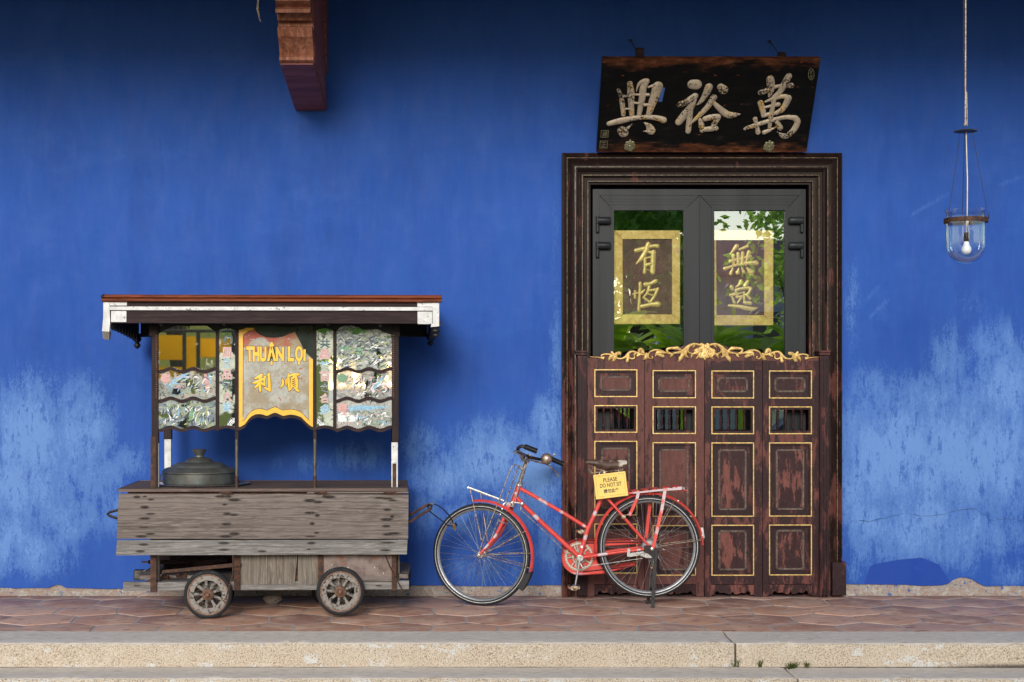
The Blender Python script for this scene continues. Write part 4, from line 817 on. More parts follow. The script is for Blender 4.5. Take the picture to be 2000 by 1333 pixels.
# ================================================================== food cart
rc_ = random.Random(3)
CT = Thing("food_cart", "weathered wooden street-food cart with roof and painted glass signboards", "food cart", (W0.p(525, 1200, -.93).x, -.93, 0), rot=(0, 0, R(2.2))); F = CT.F
yf, yb = -.09, .70            # front planks / back of the body (local depth)
def X(px, y): return F.p(px, 760, y).x
def Z(py, y): return F.p(525, py, y).z
def plank(quad, y, th, nx, nz, tilt=0.0):
    """quad in photo px: (x0,y0) TL, TR, BR, BL; finely divided front for the stain attribute"""
    m = MB(); P = [F.p(a, b, y) for a, b in quad]; sd = rc_.random() * 50
    for j in range(nz + 1):
        for i in range(nx + 1):
            u, v = i / nx, j / nz; a = P[3].lerp(P[2], u); b = P[0].lerp(P[1], u); p = a.lerp(b, v)
            e = .0025 * mnoise.noise(V((p.x * 5, sd, 0))) if j in (0, nz) else 0
            m.v.append((p.x, p.y - tilt * (1 - v) + .001 * mnoise.noise(V((p.x * 2, sd, p.z * 30))), p.z + e))
    for j in range(nz):
        for i in range(nx): a = j*(nx+1)+i; m.f.append((a, a+1, a+nx+2, a+nx+1))
    nf = len(m.v)
    edge = [i for i in range(nx + 1)] + [(j+1)*(nx+1)-1 for j in range(1, nz + 1)] + [nz*(nx+1)+i for i in range(nx - 1, -1, -1)] + [j*(nx+1) for j in range(nz - 1, 0, -1)]
    for e in edge: x, y_, z = m.v[e]; m.v.append((x, y_ + th, z))
    k = len(edge)
    for i in range(k): j = (i + 1) % k; m.f.append((edge[j], edge[i], nf + i, nf + j))
    m.f.append(tuple(nf + i for i in reversed(range(k)))); return m
n1 = [(268,971),(283,970),(294,976),(281,991),(295,1004),(283,1013),(281,1030),(293,1043),(280,1048), (431,970),(444,970),(459,977),(442,986),(442,1004),(459,1006),(444,1024),(457,1043),(440,1048),
      (608,978),(620,981),(608,1002),(622,1007),(608,1023),(620,1041),(606,1048),(634,970),(645,971), (757,974),(770,978),(759,996),(769,1009),(757,1015),(756,1028),(757,1044),(769,1042),(742,973)]
n2 = [(279,1064),(278,1077),(441,1061),(441,1074),(608,1061),(603,1073),(758,1060),(754,1075),(514,1077)]
def spots(ns, y, kx=1.0): return [((lambda p: (p.x + rc_.uniform(-.012, .006), y, p.z))(F.p(a, b, y)), rc_.uniform(.014, .045) * kx, rc_.uniform(.005, .011)) for a, b in ns]
m = plank([(232, 965), (798, 966.5), (797, 1053), (228, 1052.5)], yf, .022, 260, 50, .006)
p1 = CT.part("side_board", m, MT['grey'], spots=spots(n1, yf), smooth=40)
m = plank([(228.5, 1056), (796, 1055), (794.5, 1083), (226.5, 1085)], yf - .004, .022, 260, 20, .004)
p2 = CT.part("side_board", m, MT['grey2'], spots=spots(n2, yf, 1.2), smooth=40)
for pp_, ns, yy in ((p1, n1, yf), (p2, n2, yf - .006)):
    m = MB()
    for a, b in ns: c = F.p(a, b, yy - .0055); m.lathe([(.0045, 0), (.004, .0015), (0, .002)], c, (0, -1, 0), 8)
    CT.part("nail", m, MT['rust'], parent=pp_)
# counter
zt = Z(954, -.06)
m = MB().prism([(X(231, -.06), -.062), (X(797, -.06), -.058), (X(797, -.06) - .0, yb), (X(231, -.06), yb)], zt - .020, zt, 'z'); CT.part("counter_top", m, MT['counter'], bev=.003)
m = MB().box(X(250, -.03), X(785, -.03), -.03, yb - .03, zt - .045, zt - .021); CT.part("counter_frame", m, MT['rust'], smooth=0)
CT.part("front_lip", MB().pbox(F, 600, 798, 961.5, 964.2, yf + .004, .03), MT['grey'], smooth=0)
for hx in (442, 628, 763):
    m = MB().pbox(F, hx - 14, hx + 10, 960.5, 963.5, yf - .012, .012); m.pbox(F, hx - 9, hx + 14, 963.6, 966.5, yf - .010, .006)
    m.tube([F.p(hx - 9, 963, yf - .014), F.p(hx + 11, 963, yf - .014)], .004, 6); CT.part("hinge", m, MT['rust'], bev=.001)
# chassis
zb, zB = Z(1154, 0), Z(1136, 0)
def beam(name, x0, x1, y0, y1, z0, z1, mat, **k): return CT.part(name, MB().box(x0, x1, y0, y1, z0, z1), mat, bev=k.pop('bev', .004), **k)
beam("base_beam", X(240, 0), X(799, 0), .005, .05, Z(1153.5, 0), Z(1136.5, 0), MT['grey2'])
beam("base_beam", X(262, .6), X(800, .6), .6, .65, Z(1153.5, 0), Z(1136.5, 0), MT['grey2'])
for a, b in ((272, 296), (776, 797)):
    m = MB().prism([(X(a, .05), .05), (X(b, .05), .05), (X(b, .05) + .02, .62), (X(a, .05) + .02, .62)], Z(1133, 0), Z(1124, 0), 'z'); CT.part("cross_beam", m, MT['grey'], bev=.004)
for a in (262, 782): beam("beam_block", X(a, .62), X(a + 20, .62), .60, .66, Z(1133, .6), Z(1113, .6), MT['black'])
for px0, px1, py1 in ((293.5, 305.5, 1155), (457, 468.5, 1151), (621, 631.5, 1143), (765, 774.5, 1155)): beam("iron_post", X(px0, -.015), X(px1, -.015), -.015, .0, Z(py1, 0), zt - .05, MT['rust'], bev=.001)
for px0 in (296, 772): beam("iron_post", X(px0, .6), X(px0 + 9, .6), .6, .62, Z(1153, 0), zt - .05, MT['rust'], bev=.001)
for px0 in (307, 776): beam("timber_post", X(px0, .06), X(px0 + 5, .06), .05, .08, Z(1137, 0), zt - .05, MT['greyv'])
beam("top_rail", X(294, 0), X(778, 0), -.012, .012, zt - .30, zt - .27, MT['rust'], bev=.001)
beam("bottom_board", X(304, .1), X(776, .1), .051, .6, Z(1140, 0), Z(1137, 0), MT['grey'], bev=0)
beam("back_panel", X(304, .59), X(776, .59), .585, .598, Z(1136, 0), zt - .05, MT['darkwood'], bev=0)
m = MB().prism([(X(317, -.02), Z(1119, -.02)), (X(317, -.02), Z(1113, -.02)), (X(470, -.02), Z(1098.5, -.02)), (X(470, -.02), Z(1106, -.02))], -.03, -.022)
m.prism([(X(317, -.02), Z(1119, -.02)), (X(317, -.02), Z(1117.5, -.02)), (X(470, -.02), Z(1104.5, -.02)), (X(470, -.02), Z(1106, -.02))], -.0215, .02); CT.part("angle_iron", m, MT['rust'], smooth=0)
m = MB()
for k in range(26):                                     # burnt scrap boards and brick rubble in the open bay
    a = rc_.uniform(318, 445); 
    if k < 9:
        p = F.p(a, rc_.uniform(1093, 1104), rc_.uniform(.1, .5)); l = rc_.uniform(.1, .28); an = rc_.uniform(-.25, .25)
        m.tube([p - V((l/2, rc_.uniform(-.1, .1), an * l/2)), p + V((l/2, 0, an * l/2))], rc_.uniform(.010, .024), 4)
CT.part("scrap_wood", m, MT['corbel'] if 0 else MT['darkwood'], smooth=0)
for k in range(9):
    a = 322 + k * 10.5 + rc_.uniform(-3, 3); p = F.p(a, 1131 - rc_.uniform(0, 5), rc_.uniform(.09, .3)); m = MB(); s_ = rc_.uniform(.014, .032)
    m.ball(p, s_, 1.4, 1, .9, 7, 4); m.v = [tuple(V(v) + V((mnoise.noise(V(v) * 60 + V((0, 0, 1))), mnoise.noise(V(v) * 60), mnoise.noise(V(v) * 60 + V((3, 3, 3))))) * s_ * .6) for v in m.v]
    CT.part("brick_fragment", m, MT['rubble'] if k % 3 else MT['rust'], smooth=0)
xs_ = [470, 497, 500, 524, 524.5, 561, 562, 578, 582, 621]
for i, (a, b, d_) in enumerate(((469, 501, 1142.5), (501, 522, 1142), (522.5, 562, 1141), (561, 577, 1142.5), (582, 603, 1142.5), (603.5, 622, 1141))):
    y_ = .002 - .005 * (i % 2); lean = [0, 0, 0, 4, 0, 0][i]
    m = plank([(a + lean * .3, 1080), (b + lean, 1080), (b - lean * .4, d_), (a, d_ + .5)], y_, .014, 8, 24); CT.part("skirt_board", m, MT['greyv'], smooth=40)
beam("backing_board", X(468, .02), X(624, .02), .0205, .028, Z(1142, 0), zt - .28, MT['rust'], bev=0)
n = N("stained_sheet_metal"); a = n.noise(16, 7, .7); c = n.ramp(a, [(.35, (.10, .06, .05)), (.55, (.19, .145, .13)), (.75, (.24, .19, .18))]); c = n.mix(n.step(n.noise(45, 4, .6, n.vec(1.6, 1, .6)), .66, .69), c, (.62, .55, .42)); c = n.mix(n.step(n.noise(20, 6, .7, n.vec(1, 1, 1, (3, 3, 3))), .58, .66), c, (.26, .08, .035))
MT['sheet'] = n.out(c, .6, .2, n.bump(a, .4, .004))
beam("sheet_metal_panel", X(632, -.005), X(765, -.005), -.006, -.002, Z(1129, 0), zt - .27, MT['sheet'], bev=0)
beam("lower_slat", X(632, -.005), X(766, -.005), -.012, .0, Z(1137, 0), Z(1127.5, 0), MT['grey'], bev=.002)
m = MB().tube([F.p(752, 1084, -.03), F.p(760, 1104, -.035), F.p(784, 1150, -.04), F.p(787, 1155, -.04), F.p(792, 1153, -.04)], .0045, 6); m.ball(F.p(789, 1155, -.04), .010, seg=8, ring=6); CT.part("hook_rod", m, MT['rust'])
m = MB().tube([F.p(455, 1084, -.11), F.p(455, 1120, -.12), F.p(448, 1146, -.13), F.p(441, 1170, -.13)], .0045, 6)
m.tube([F.p(441 + 4 * math.cos(t), 1174 + 3 * math.sin(t), -.13) for t in [i * .52 for i in range(12)]], .0028, 6, closed=True, up=(0, 1, 0)); CT.part("hook_rod", m, MT['rust'])
m = MB().pbox(F, 276, 288, 1097, 1100, .03, .02); m.prism([(X(283, 0), Z(1136, 0)), (X(296, 0), Z(1136, 0)), (X(294, 0), Z(1131, 0)), (X(287, 0), Z(1133, 0))], .0, .04); CT.part("iron_bracket", m, MT['rust'], smooth=0)
for px in (262, 734): m = MB().pbox(F, px, px + 11, 1143, 1145.6, .002, .004); CT.part("iron_staple", m, MT['rust'], smooth=0)
# wheels
def cart_wheel(px, py, rpx, y, rim):
    c = F.p(px, py, y); k = F.s(px, py, y); r = rpx * k
    o = CT.part("wheel", MB().lathe([(r*.80, -.014), (r*.80, .014), (r*.78, .018), (r*.585, .018), (r*.57, .014), (r*.57, -.014), (r*.585, -.018), (r*.78, -.018)], (0, 0, 0), (0, 1, 0), 64, closed=True), simple("peeling_wheel_paint", rim, .7, 0, .3, 60) if 0 else MT['wheelw'], loc=c)
    fl = math.sqrt(.985)
    m = MB().lathe([(r*.845, -.022), (r*.90, -.027), (r*.97, -.020), (r, -.006), (r, .006), (r*.97, .020), (r*.90, .027), (r*.845, .022)], (0, 0, 0), (0, 1, 0), 80, closed=True)
    m.v = [(x, y_, max(z, -r * .975) + (.004 * mnoise.noise(V((x * 20, y_ * 20, z * 20))) if math.hypot(x, z) > r * .95 else 0)) for x, y_, z in m.v]
    CT.part("tyre", m, MT['rubber2'], parent=o)
    CT.part("rim", MB().lathe([(r*.79, -.021), (r*.85, -.022), (r*.85, .022), (r*.79, .021)], (0, 0, 0), (0, 1, 0), 64, closed=True), MT['rustpale'], parent=o)
    m = MB()
    for q in range(9):
        a = q * 2 * math.pi / 9 + .35; d = V((math.cos(a), 0, math.sin(a))); m.tube([d * r * .22, d * r * .40, d * r * .60], [.0105, .0085, .013], 8)
    CT.part("spokes", m, MT['wheelw'], parent=o)
    CT.part("hub", MB().lathe([(0, .03), (r*.23, .02), (r*.25, -.018), (r*.235, -.026), (r*.22, -.020), (r*.20, -.020), (r*.185, -.030), (r*.15, -.034), (r*.13, -.028), (r*.10, -.032), (r*.085, -.044), (r*.05, -.050), (0, -.052)], (0, 0, 0), (0, 1, 0), 40), MT['rustpale'], parent=o, smooth=30)
n = N("peeling_white_wheel"); a = n.noise(70, 6, .75); b_ = n.noise(18, 4, .7); c = n.mix(n.step(n.math('ADD', n.math('MULTIPLY', a, .7), n.math('MULTIPLY', b_, .4)), .57, .60), (.24, .215, .19), (.022, .018, .017)); MT['wheelw'] = n.out(c, .8, 0, n.bump(a, .5, .003))
n = N("pale_rust"); a = n.noise(50, 6, .7); MT['rustpale'] = n.out(n.ramp(a, [(.3, (.07, .04, .03)), (.5, (.19, .10, .065)), (.7, (.27, .19, .15))]), .65, .25, n.bump(a, .4, .003))
cart_wheel(406.5, 1161, 47.5, -.045, (.5, .45, .42)); cart_wheel(665, 1155, 47, -.045, (.5, .45, .42))
cart_wheel(414, 1155, 43.7, .64, 0); cart_wheel(652, 1150, 43.2, .64, 0)
for a, b in ((406.5, 1161), (665, 1155)): c = F.p(a, b, -.045); CT.part("axle", MB().tube([c + V((0, .02, 0)), c + V((0, .70, 0))], .012, 8), MT['rust'])
# handles
m = MB().tube([F.p(232, 996, .15), F.p(214, 1001, .15), F.p(209.5, 1004.5, .15), F.p(214, 1008, .15), F.p(232, 1014, .15)], .0085, 8); CT.part("handle", m, MT['iron'])
m = MB().tube([F.p(790, 1012, .05), F.p(832, 988, .0), F.p(838, 985.5, .0), F.p(843, 988, -.01), F.p(841.5, 994, -.02), F.p(835, 998, -.02), F.p(790, 1026, -.03)], .0085, 8); CT.part("handle", m, MT['rust'])
# posts and rods
zr = Z(632, 0)
beam("roof_post", X(296, 0), X(309.5, 0), .0, .035, zt, zr + .03, MT['darkwoodv'], bev=.002)
beam("post_sheath", X(294, -.004), X(304.5, -.004), -.004, .0, zt, Z(853, 0), MT['rust'], bev=.001)
beam("white_strip", X(304.8, .002), X(310, .002), .001, .03, zt + .002, Z(866, 0), MT['white'], bev=.001)
beam("roof_post", X(765.5, 0), X(779, 0), .0, .035, Z(865, 0), zr + .03, MT['darkwoodv'], bev=.002)
beam("white_strip", X(764.5, 0), X(777, 0), -.003, .03, zt, Z(865, 0), MT['white'], bev=.001)
beam("iron_strip", X(766.5, -.005), X(774, -.005), -.0065, -.0032, zt + .002, Z(906, 0), MT['rust'], bev=.001)
beam("roof_post", X(321, .62), X(334, .62), .62, .66, zt, Z(858, .62), MT['white'], bev=.002)
beam("roof_post", X(320, .62), X(335, .62), .615, .665, Z(858, .62), zr + .02, MT['darkwoodv'], bev=.002)
beam("roof_post", X(764, .62), X(776, .62), .62, .66, zt, zr + .02, MT['darkwoodv'], bev=.002)
for px in (462.3, 615): 
    CT.part("steel_rod", MB().tube([F.p(px, 953, .01), F.p(px, 858, .01)], .0105, 12), MT['grod']) if 'grod' in MT else CT.part("steel_rod", MB().tube([F.p(px, 953, .01), F.p(px, 858, .01)], .0105, 12), simple("dull_pipe", (.11, .095, .07), .45, .5, .4, 40))
    CT.part("rod_sleeve", MB().tube([F.p(px, 951, .01), F.p(px, 930, .01)], .0118, 12), MT['rust']); beam("rod_upper", X(px - 3.3, 0), X(px + 3.3, 0), .0, .02, Z(859, 0), Z(838, 0), MT['darkwoodv'], bev=.001)
for px, cnt in ((305.8, 24), (768.6, 24)):
    m = MB()
    for i in range(30): m.ball(F.p(px, 656 + i * 4.15, -.004), .0068, 1.1, .9, .75, 8, 6)
    CT.part("beading", m, MT['rustpale'] if px > 500 else MT['darkbead'])if 'darkbead' in MT else CT.part("beading", m, simple("red_bead", (.13, .055, .04), .5, 0, .5, 60))
# sign frame: painted glass panels in wavy rails
def wave(x, x0, x1, amp, nper, ph=0): return amp * math.cos(2 * math.pi * nper * (x - x0) / (x1 - x0) + ph)
def rail(px0, px1, py, amp, nper, w_, name="rail", fn=None):
    m = MB(); N_ = 30; up_ = []; lo_ = []
    for i in range(N_ + 1):
        x = px0 + (px1 - px0) * i / N_; yy = (fn(x) if fn else py + wave(x, px0, px1, amp, nper)); p = F.p(x, yy - w_/2, -.004); q = F.p(x, yy + w_/2, -.004)
        up_.append((p.x, p.z)); lo_.append((q.x, q.z))
    CT.part(name, m.prism(lo_ + list(reversed(up_)), -.006, .018), MT['darkwood'], smooth=0, bev=.001)
def pane(name, px0, px1, ftop, fbot, y, mat, label=None, th=.003):
    N_ = 26; xs = [px0 + (px1 - px0) * i / N_ for i in range(N_ + 1)]
    t_ = [F.p(x, ftop(x), y) for x in xs]; b_ = [F.p(x, fbot(x), y) for x in xs]
    m = MB().prism([(p.x, p.z) for p in b_] + [(p.x, p.z) for p in reversed(t_)], y, y + th); return CT.part(name, m, mat, smooth=0, label=label)
LB = ((311, 421.5), (656.5, 764))
CW = (([(311, 652), (316, 648), (340, 637.5), (352, 636.5), (366, 638), (380, 635), (392, 634), (402, 635), (412, 642), (421.5, 649)]), ([(656.5, 648), (664, 640), (674, 636.5), (690, 636), (700, 640), (712, 645), (726, 644), (738, 643), (750, 650), (764, 654)]))
lab_ = (("mir", "art1", "art2"), ("art3", "art4", "art5"))
for s_ in range(2):
    a, b = LB[s_]; tp = CW[s_]
    tf = lambda x: float(np.interp(x, [p[0] for p in tp], [p[1] for p in tp]))
    w1 = lambda x: 723.5 + wave(x, a, b, -3.0, 2.5, math.pi) + .0; w2 = lambda x: 781 + wave(x, a, b, -3.0, 2.5, math.pi); w3 = lambda x: 838 + wave(x, a, b, -3.0, 2.5, math.pi)
    pane("glass_panel", a - 1, b + 1, tf, w1, .004, MT[lab_[s_][0]]); pane("glass_panel", a - 1, b + 1, w1, w2, .004, MT[lab_[s_][1]]); pane("glass_panel", a - 1, b + 1, w2, w3, .004, MT[lab_[s_][2]])
    for f_, w_ in ((w1, 6.5), (w2, 6.5), (w3, 7.0)): rail(a - 1, b + 1, 0, 0, 0, w_, fn=f_)
    # light bevelled edge of the upper pane
    pts = [F.p(x, tf(x) + 1, .003) for x in [a + (b - a) * i / 24 for i in range(25)]]; CT.part("glass_edge", MB().tube(pts, .0016, 5), MT['edge']) if 'edge' in MT else None
for sx in (424.3, 462.3, 614.5, 653.8): beam("stile", X(sx - 3.2, -.004), X(sx + 3.2, -.004), -.008, .02, Z(842, 0), Z(644, 0), MT['darkwoodv'], bev=.001)
def strip(x0, x1, chars, fan):
    tf = lambda x: 645.5 - 3.5 * math.sin(math.pi * (x - x0) / (x1 - x0)); bf = lambda x: 836 - 2.5 * math.sin(math.pi * (x - x0) / (x1 - x0))
    pane("glass_panel", x0, x1, tf, bf, .005, MT['strip']); rail(x0 - 1, x1 + 1, 0, 0, 0, 6, fn=lambda x: 837 - 3 * math.sin(math.pi * (x - x0) / (x1 - x0)))
    w_ = x1 - x0; cx0, cx1 = x0 + w_ * .2, x0 + w_ * .82
    for i, (ch, col, y0) in enumerate(chars):
        m = MB(); m.text(F, ch, (cx0 - .4, y0 + .5, cx1 + .4, y0 + 19.6), .0035, .045, .0006); CT.part("painted_character", m, MT['wline'], smooth=0)
        m = MB(); m.text(F, ch, (cx0, y0, cx1, y0 + 19), .0025, .03, .0006); CT.part("painted_character", m, MT[col], smooth=0)
    m = MB(); m2 = MB(); fx, fy = (x1 + 4, 840) if fan else (x0 - 3, 842); a0, a1 = (100, 172) if fan else (5, 80)
    A = [(fx + 21*math.cos(R(t)), fy - 21*math.sin(R(t)) * 1.15) for t in range(a0, a1, 6)]; Bq = [(fx + 13*math.cos(R(t)), fy - 13*math.sin(R(t)) * 1.15) for t in range(a0, a1, 6)]
    A = [(min(max(p, x0 + 1), x1 - 1), min(q_, 832)) for p, q_ in A]; Bq = [(min(max(p, x0 + 1), x1 - 1), min(q_, 832)) for p, q_ in Bq]
    q_ = [F.p(a, b, .003) for a, b in A + list(reversed(Bq))]; CT.part("fan_motif", m.prism([(p.x, p.z) for p in q_], .002, .004), MT['wline'], smooth=0)
    ox = x0 + w_ * (.58 if fan else .06)
    for i in range(5):
        for j in range(5):
            if (i + j) % 2: p = F.p(ox + i * 2.3, 818 + j * 2.6, .003); m2.box(p.x - .0034, p.x + .0034, .002, .004, p.z - .004, p.z + .004)
    CT.part("checker_motif", m2, MT['teal'], smooth=0)
strip(427.5, 459, [("幻", 'teal', 655), ("皿", 'pink', 678), ("炎", 'skyb', 700), ("品", 'pink', 722), ("冠", 'teal', 744), ("六", 'pink', 766), ("茶", 'skyb', 787)], True)
strip(618, 650.5, [("共", 'teal', 662), ("昌", 'pink', 683), ("芝", 'skyb', 706), ("百", 'pink', 726), ("冬", 'teal', 747), ("合", 'pink', 768), ("多", 'skyb', 790)], False)
# medallions and painted shapes on the side panes
def disc(px, py, r, mat, y=.003):
    c = F.p(px, py, y); k = F.s(px, py, y); CT.part("painted_medallion", MB().lathe([(r*k, 0), (r*k, .0012), (0, .0014)], c, (0, -1, 0), 24), mat, smooth=0)
disc(323.5, 739, 9, MT['pink']); disc(668, 739, 9, MT['green']); disc(668.5, 797, 9.5, MT['pink'])
def shape(pts, mat, y=.0030, name="painted_shape"):
    q_ = [F.p(a, b, y) for a, b in pts]; CT.part(name, MB().prism([(p.x, p.z) for p in q_], y, y + .001), mat, smooth=0)
shape([(327, 754), (340, 740), (356, 731), (372, 730), (370, 738), (352, 748), (340, 753)], MT['skyb']); shape([(344, 748), (368, 731), (372, 732), (350, 749)], MT['iron'], .0022)
shape([(398, 729), (404, 729), (410, 764), (402, 762)], MT['pink']); shape([(406, 729), (411, 735), (414, 752), (410, 750)], MT['skyb'])
shape([(680, 795), (700, 792), (755, 794), (755, 797), (720, 801), (682, 803)], MT['skyb']); shape([(660, 808), (680, 806), (694, 815), (694, 824), (661, 824)], MT['wline']); shape([(718, 765), (750, 733), (756, 734), (730, 762)], MT['skyb'])
shape([(369, 806), (375, 798), (380, 803), (378, 822), (370, 822)], MT['green']); shape([(690, 688), (700, 676), (708, 684), (704, 694), (695, 697)], MT['green']); shape([(662, 680), (676, 675), (686, 680), (684, 684), (664, 684)], MT['green'])
# brushwork on the painted panes: short strokes grouped by colour
rb_ = random.Random(11)
BR = {'white': simple("white_brushwork", (.66, .67, .64), .4, 0, .2, 80), 'navy': simple("navy_brushwork", (.025, .035, .07), .35, 0, .5, 80), 'olive': simple("olive_brushwork", (.30, .32, .12), .4, 0, .4, 80), 'rose': MT['pink'], 'sage': MT['green'], 'sky': MT['skyb']}
def brushwork(px0, px1, py0, py1, n_, mixc, ang):
    grp = {}
    for j in range(n_):
        cx, cy = rb_.uniform(px0 + 4, px1 - 4), rb_.uniform(py0 + 3, py1 - 3); a = R(ang + rb_.gauss(0, 28)); l = rb_.uniform(1.5, 7.0); w_ = rb_.uniform(1.1, 3.2)
        b = rb_.gauss(0, .25); dx, dy = math.cos(a) * l, -math.sin(a) * l
        pts = [(cx - dx, cy - dy), (cx + dy * b, cy - dx * b), (cx + dx, cy + dy)]
        if min(p[0] for p in pts) < px0 + 1 or max(p[0] for p in pts) > px1 - 1 or min(p[1] for p in pts) < py0 or max(p[1] for p in pts) > py1: continue
        k = rb_.choice(mixc); grp.setdefault(k, MB()).pstroke(F, (0, 0), 1, pts, [w_ * .5, w_, w_ * .3], .0026 - j * .000008, .0006)
    for k, m in grp.items(): CT.part("painted_pattern", m, BR[k], smooth=60)
brushwork(334, 420, 731, 776, 55, ['white', 'sky', 'rose', 'olive', 'navy', 'white'], 35)
brushwork(312, 420, 788, 833, 110, ['white', 'navy', 'navy', 'olive', 'white', 'sage', 'sky'], 65)
brushwork(658, 763, 656, 719, 190, ['navy', 'white', 'sage', 'navy', 'olive', 'white', 'navy'], 20)
brushwork(680, 763, 731, 777, 100, ['navy', 'white', 'olive', 'white', 'rose', 'navy'], 50)
brushwork(660, 763, 800, 833, 75, ['white', 'white', 'sage', 'rose', 'sky', 'navy'], 55)
# centre signboard
pane("dark_glass_panel", 466, 611.5, lambda x: 641 - 6 * abs(math.sin(math.pi * (x - 466) / 145 * 1.5)), lambda x: 812, .008, MT['dglass'])
arch = [(466,838),(472,836),(479,831.5),(484,824),(490,817),(498,813),(507,811.6),(515,813.5),(521.6,816),(529,812),(537,809),(545,812),(553,816),(561,814),(569,813),(578,814.5),(588,818),(594,824),(600,830),(606,835),(611,838)]
af = lambda x: float(np.interp(x, [p[0] for p in arch], [p[1] for p in arch]))
tear = [(466, 646), (482, 640), (496, 640.5), (499, 647), (507, 654), (520, 659.5), (537, 660.5), (553, 658), (566, 652), (576, 648.5), (580, 657), (586, 668), (593, 683), (600, 692), (612, 702.5)]
q_ = [(x, af(x)) for x in [466 + i * 2.9 for i in range(51)]] + list(reversed(tear)); q_ = [F.p(a, b, .003) for a, b in q_]
CT.part("rusted_signboard", MB().prism([(p.x, p.z) for p in q_], .003, .006), MT['board'], smooth=0)
# yellow border
m = MB()
q_ = [(466.3, 646), (481.5, 641), (495, 641), (494, 645), (486, 646.5), (475, 654), (474.5, 660), (473.5, 812), (476, 826), (466.5, 834)]; m.prism([(F.p(a, b, .002).x, F.p(a, b, .002).z) for a, b in reversed(q_)], .0015, .0035)
q_ = [(603, 697), (611.3, 703.5), (611.3, 836), (603.5, 826)]; m.prism([(F.p(a, b, .002).x, F.p(a, b, .002).z) for a, b in reversed(q_)], .0015, .0035)
lo_ = [(x, af(x) - 3) for x in [468 + i * 2.4 for i in range(60)]]; hi_ = [(x, af(x) - 11 - 2.5 * math.sin(math.pi * (x - 468) / 142)) for x, _ in lo_]
m.prism([(F.p(a, b, .001).x, F.p(a, b, .001).z) for a, b in lo_ + list(reversed(hi_))], .0008, .0032); CT.part("yellow_border", m, MT['border'], smooth=0)
m = MB()
for pts in ([(475.3, 654), (474.8, 815)], [(603, 700), (603.2, 822)], [(475, 654), (487, 646.8), (494, 645.2)]): m.tube([F.p(a, b, .0025) for a, b in pts], .0013, 5)
m.tube([F.p(x, af(x) - 11.6 - 2.5 * math.sin(math.pi * (x - 468) / 142), .001) for x, _ in lo_[2:-2]], .0013, 5); CT.part("border_line", m, MT['ink'])
rail(464, 613, 0, 0, 0, 6.5, fn=lambda x: af(x) + .5)
def lettering(body, rect, bold, y=.0022):
    m = MB(); m.text(F, body, (rect[0] - 1, rect[1] - 1, rect[2] + 1, rect[3] + 1), y + .0007, bold + .03, .0005); CT.part("letter_outline", m, MT['ink'], smooth=0)
    m = MB(); m.text(F, body, rect, y, bold, .0006); CT.part("lettering", m, MT['enamel'], smooth=0)
lettering("THU", (481, 677, 520.5, 707), .05); lettering("ẬN", (521.5, 668.5, 555, 713.5), .05)
lettering("L", (562, 677, 574.5, 706.5), .05); lettering("Ợ"[0:1] if 0 else "Ọ", (576.5, 676, 591.5, 713.5), .05); lettering("I", (592.5, 683, 597, 706), .02)
CH['li'] = [([(210,370),(350,310),(470,230)],[30,100,90]), ([(480,230),(400,420)],[80,70]), ([(170,520),(330,480),(540,370)],[50,110,60]), ([(420,330),(410,600),(425,800)],[100,100,80]), ([(370,560),(290,640),(220,700)],[90,80,30]), ([(430,480),(520,560),(590,610)],[60,80,50]), ([(590,290),(570,450),(585,610)],[50,75,50]), ([(680,220),(600,330)],[12,50]), ([(725,195),(740,450),(755,770)],[80,105,100]), ([(760,790),(650,720),(530,670)],[80,75,12])]
CH['shun'] = [([(1195,345),(1240,480),(1210,600),(1130,680)],[20,80,85,20]), ([(1345,350),(1340,480),(1345,610)],[35,60,35]), ([(1415,185),(1430,450),(1450,800)],[50,95,40]), ([(1450,270),(1620,220),(1790,220)],[60,90,80]), ([(1640,270),(1550,350)],[60,50]), ([(1535,350),(1520,640)],[55]), ([(1690,300),(1725,500),(1720,690)],[90,95,90]), ([(1540,375),(1700,310)],[40]), ([(1540,455),(1700,385)],[34]), ([(1540,530),(1700,460)],[34]), ([(1540,605),(1700,530)],[34]), ([(1540,665),(1700,600)],[34]), ([(1560,640),(1500,730),(1450,790)],[60,60,40]), ([(1620,660),(1700,750),(1780,800)],[30,75,80])]
for key in ('li', 'shun'):
    m = MB(); 
    for j, (p, w_) in enumerate(CH[key]): m.pstroke(F, (485, 720), 18.18, p, w_, .0028, .0006, 34)
    CT.part("character_outline", m, MT['ink'], smooth=60); m = MB()
    for j, (p, w_) in enumerate(CH[key]): m.pstroke(F, (485, 720), 18.18, p, w_, .0022 - .00008 * j, .0009)
    CT.part("character", m, MT['enamel'], smooth=60)
# roof
yo, yk = -.20, .80; Xl, Xr = X(204, yo), X(859, yo)
zz = lambda py: Z(py, yo)
m = MB().prism([(yo - .01, zz(586.5)), (yo - .01, zz(577.6)), (yo + .25, zz(577.6) + .006), (yk, zz(577.6) - .004), (yk, zz(586.5))], Xl, Xr, 'x'); CT.part("roof_board", m, MT['redwood'], bev=.004)
m = MB()
for a, b, dy in ((576.8, 583.2, -.030), (584.0, 590.5, -.026)):
    pr = [(yo + dy + .004, zz(b)), (yo + dy, zz(b) + .004), (yo + dy, zz(a) - .004), (yo + dy + .006, zz(a)), (yo - .011, zz(a)), (yo - .011, zz(b))]
    m.prism(pr, X(200, yo) if a > 580 else X(206, yo), X(862, yo), 'x')
CT.part("roof_moulding", m, MT['redwood'], bev=.002)
CT.part("moulding_end", MB().ball(F.p(203, 580, yo), .018, 1, 1, .9, 10, 8), MT['darkwood'])
beam("upper_fascia", X(212, yo), X(849, yo), yo, yo + .02, zz(601), zz(590.6), MT['darkwood'], bev=.002)
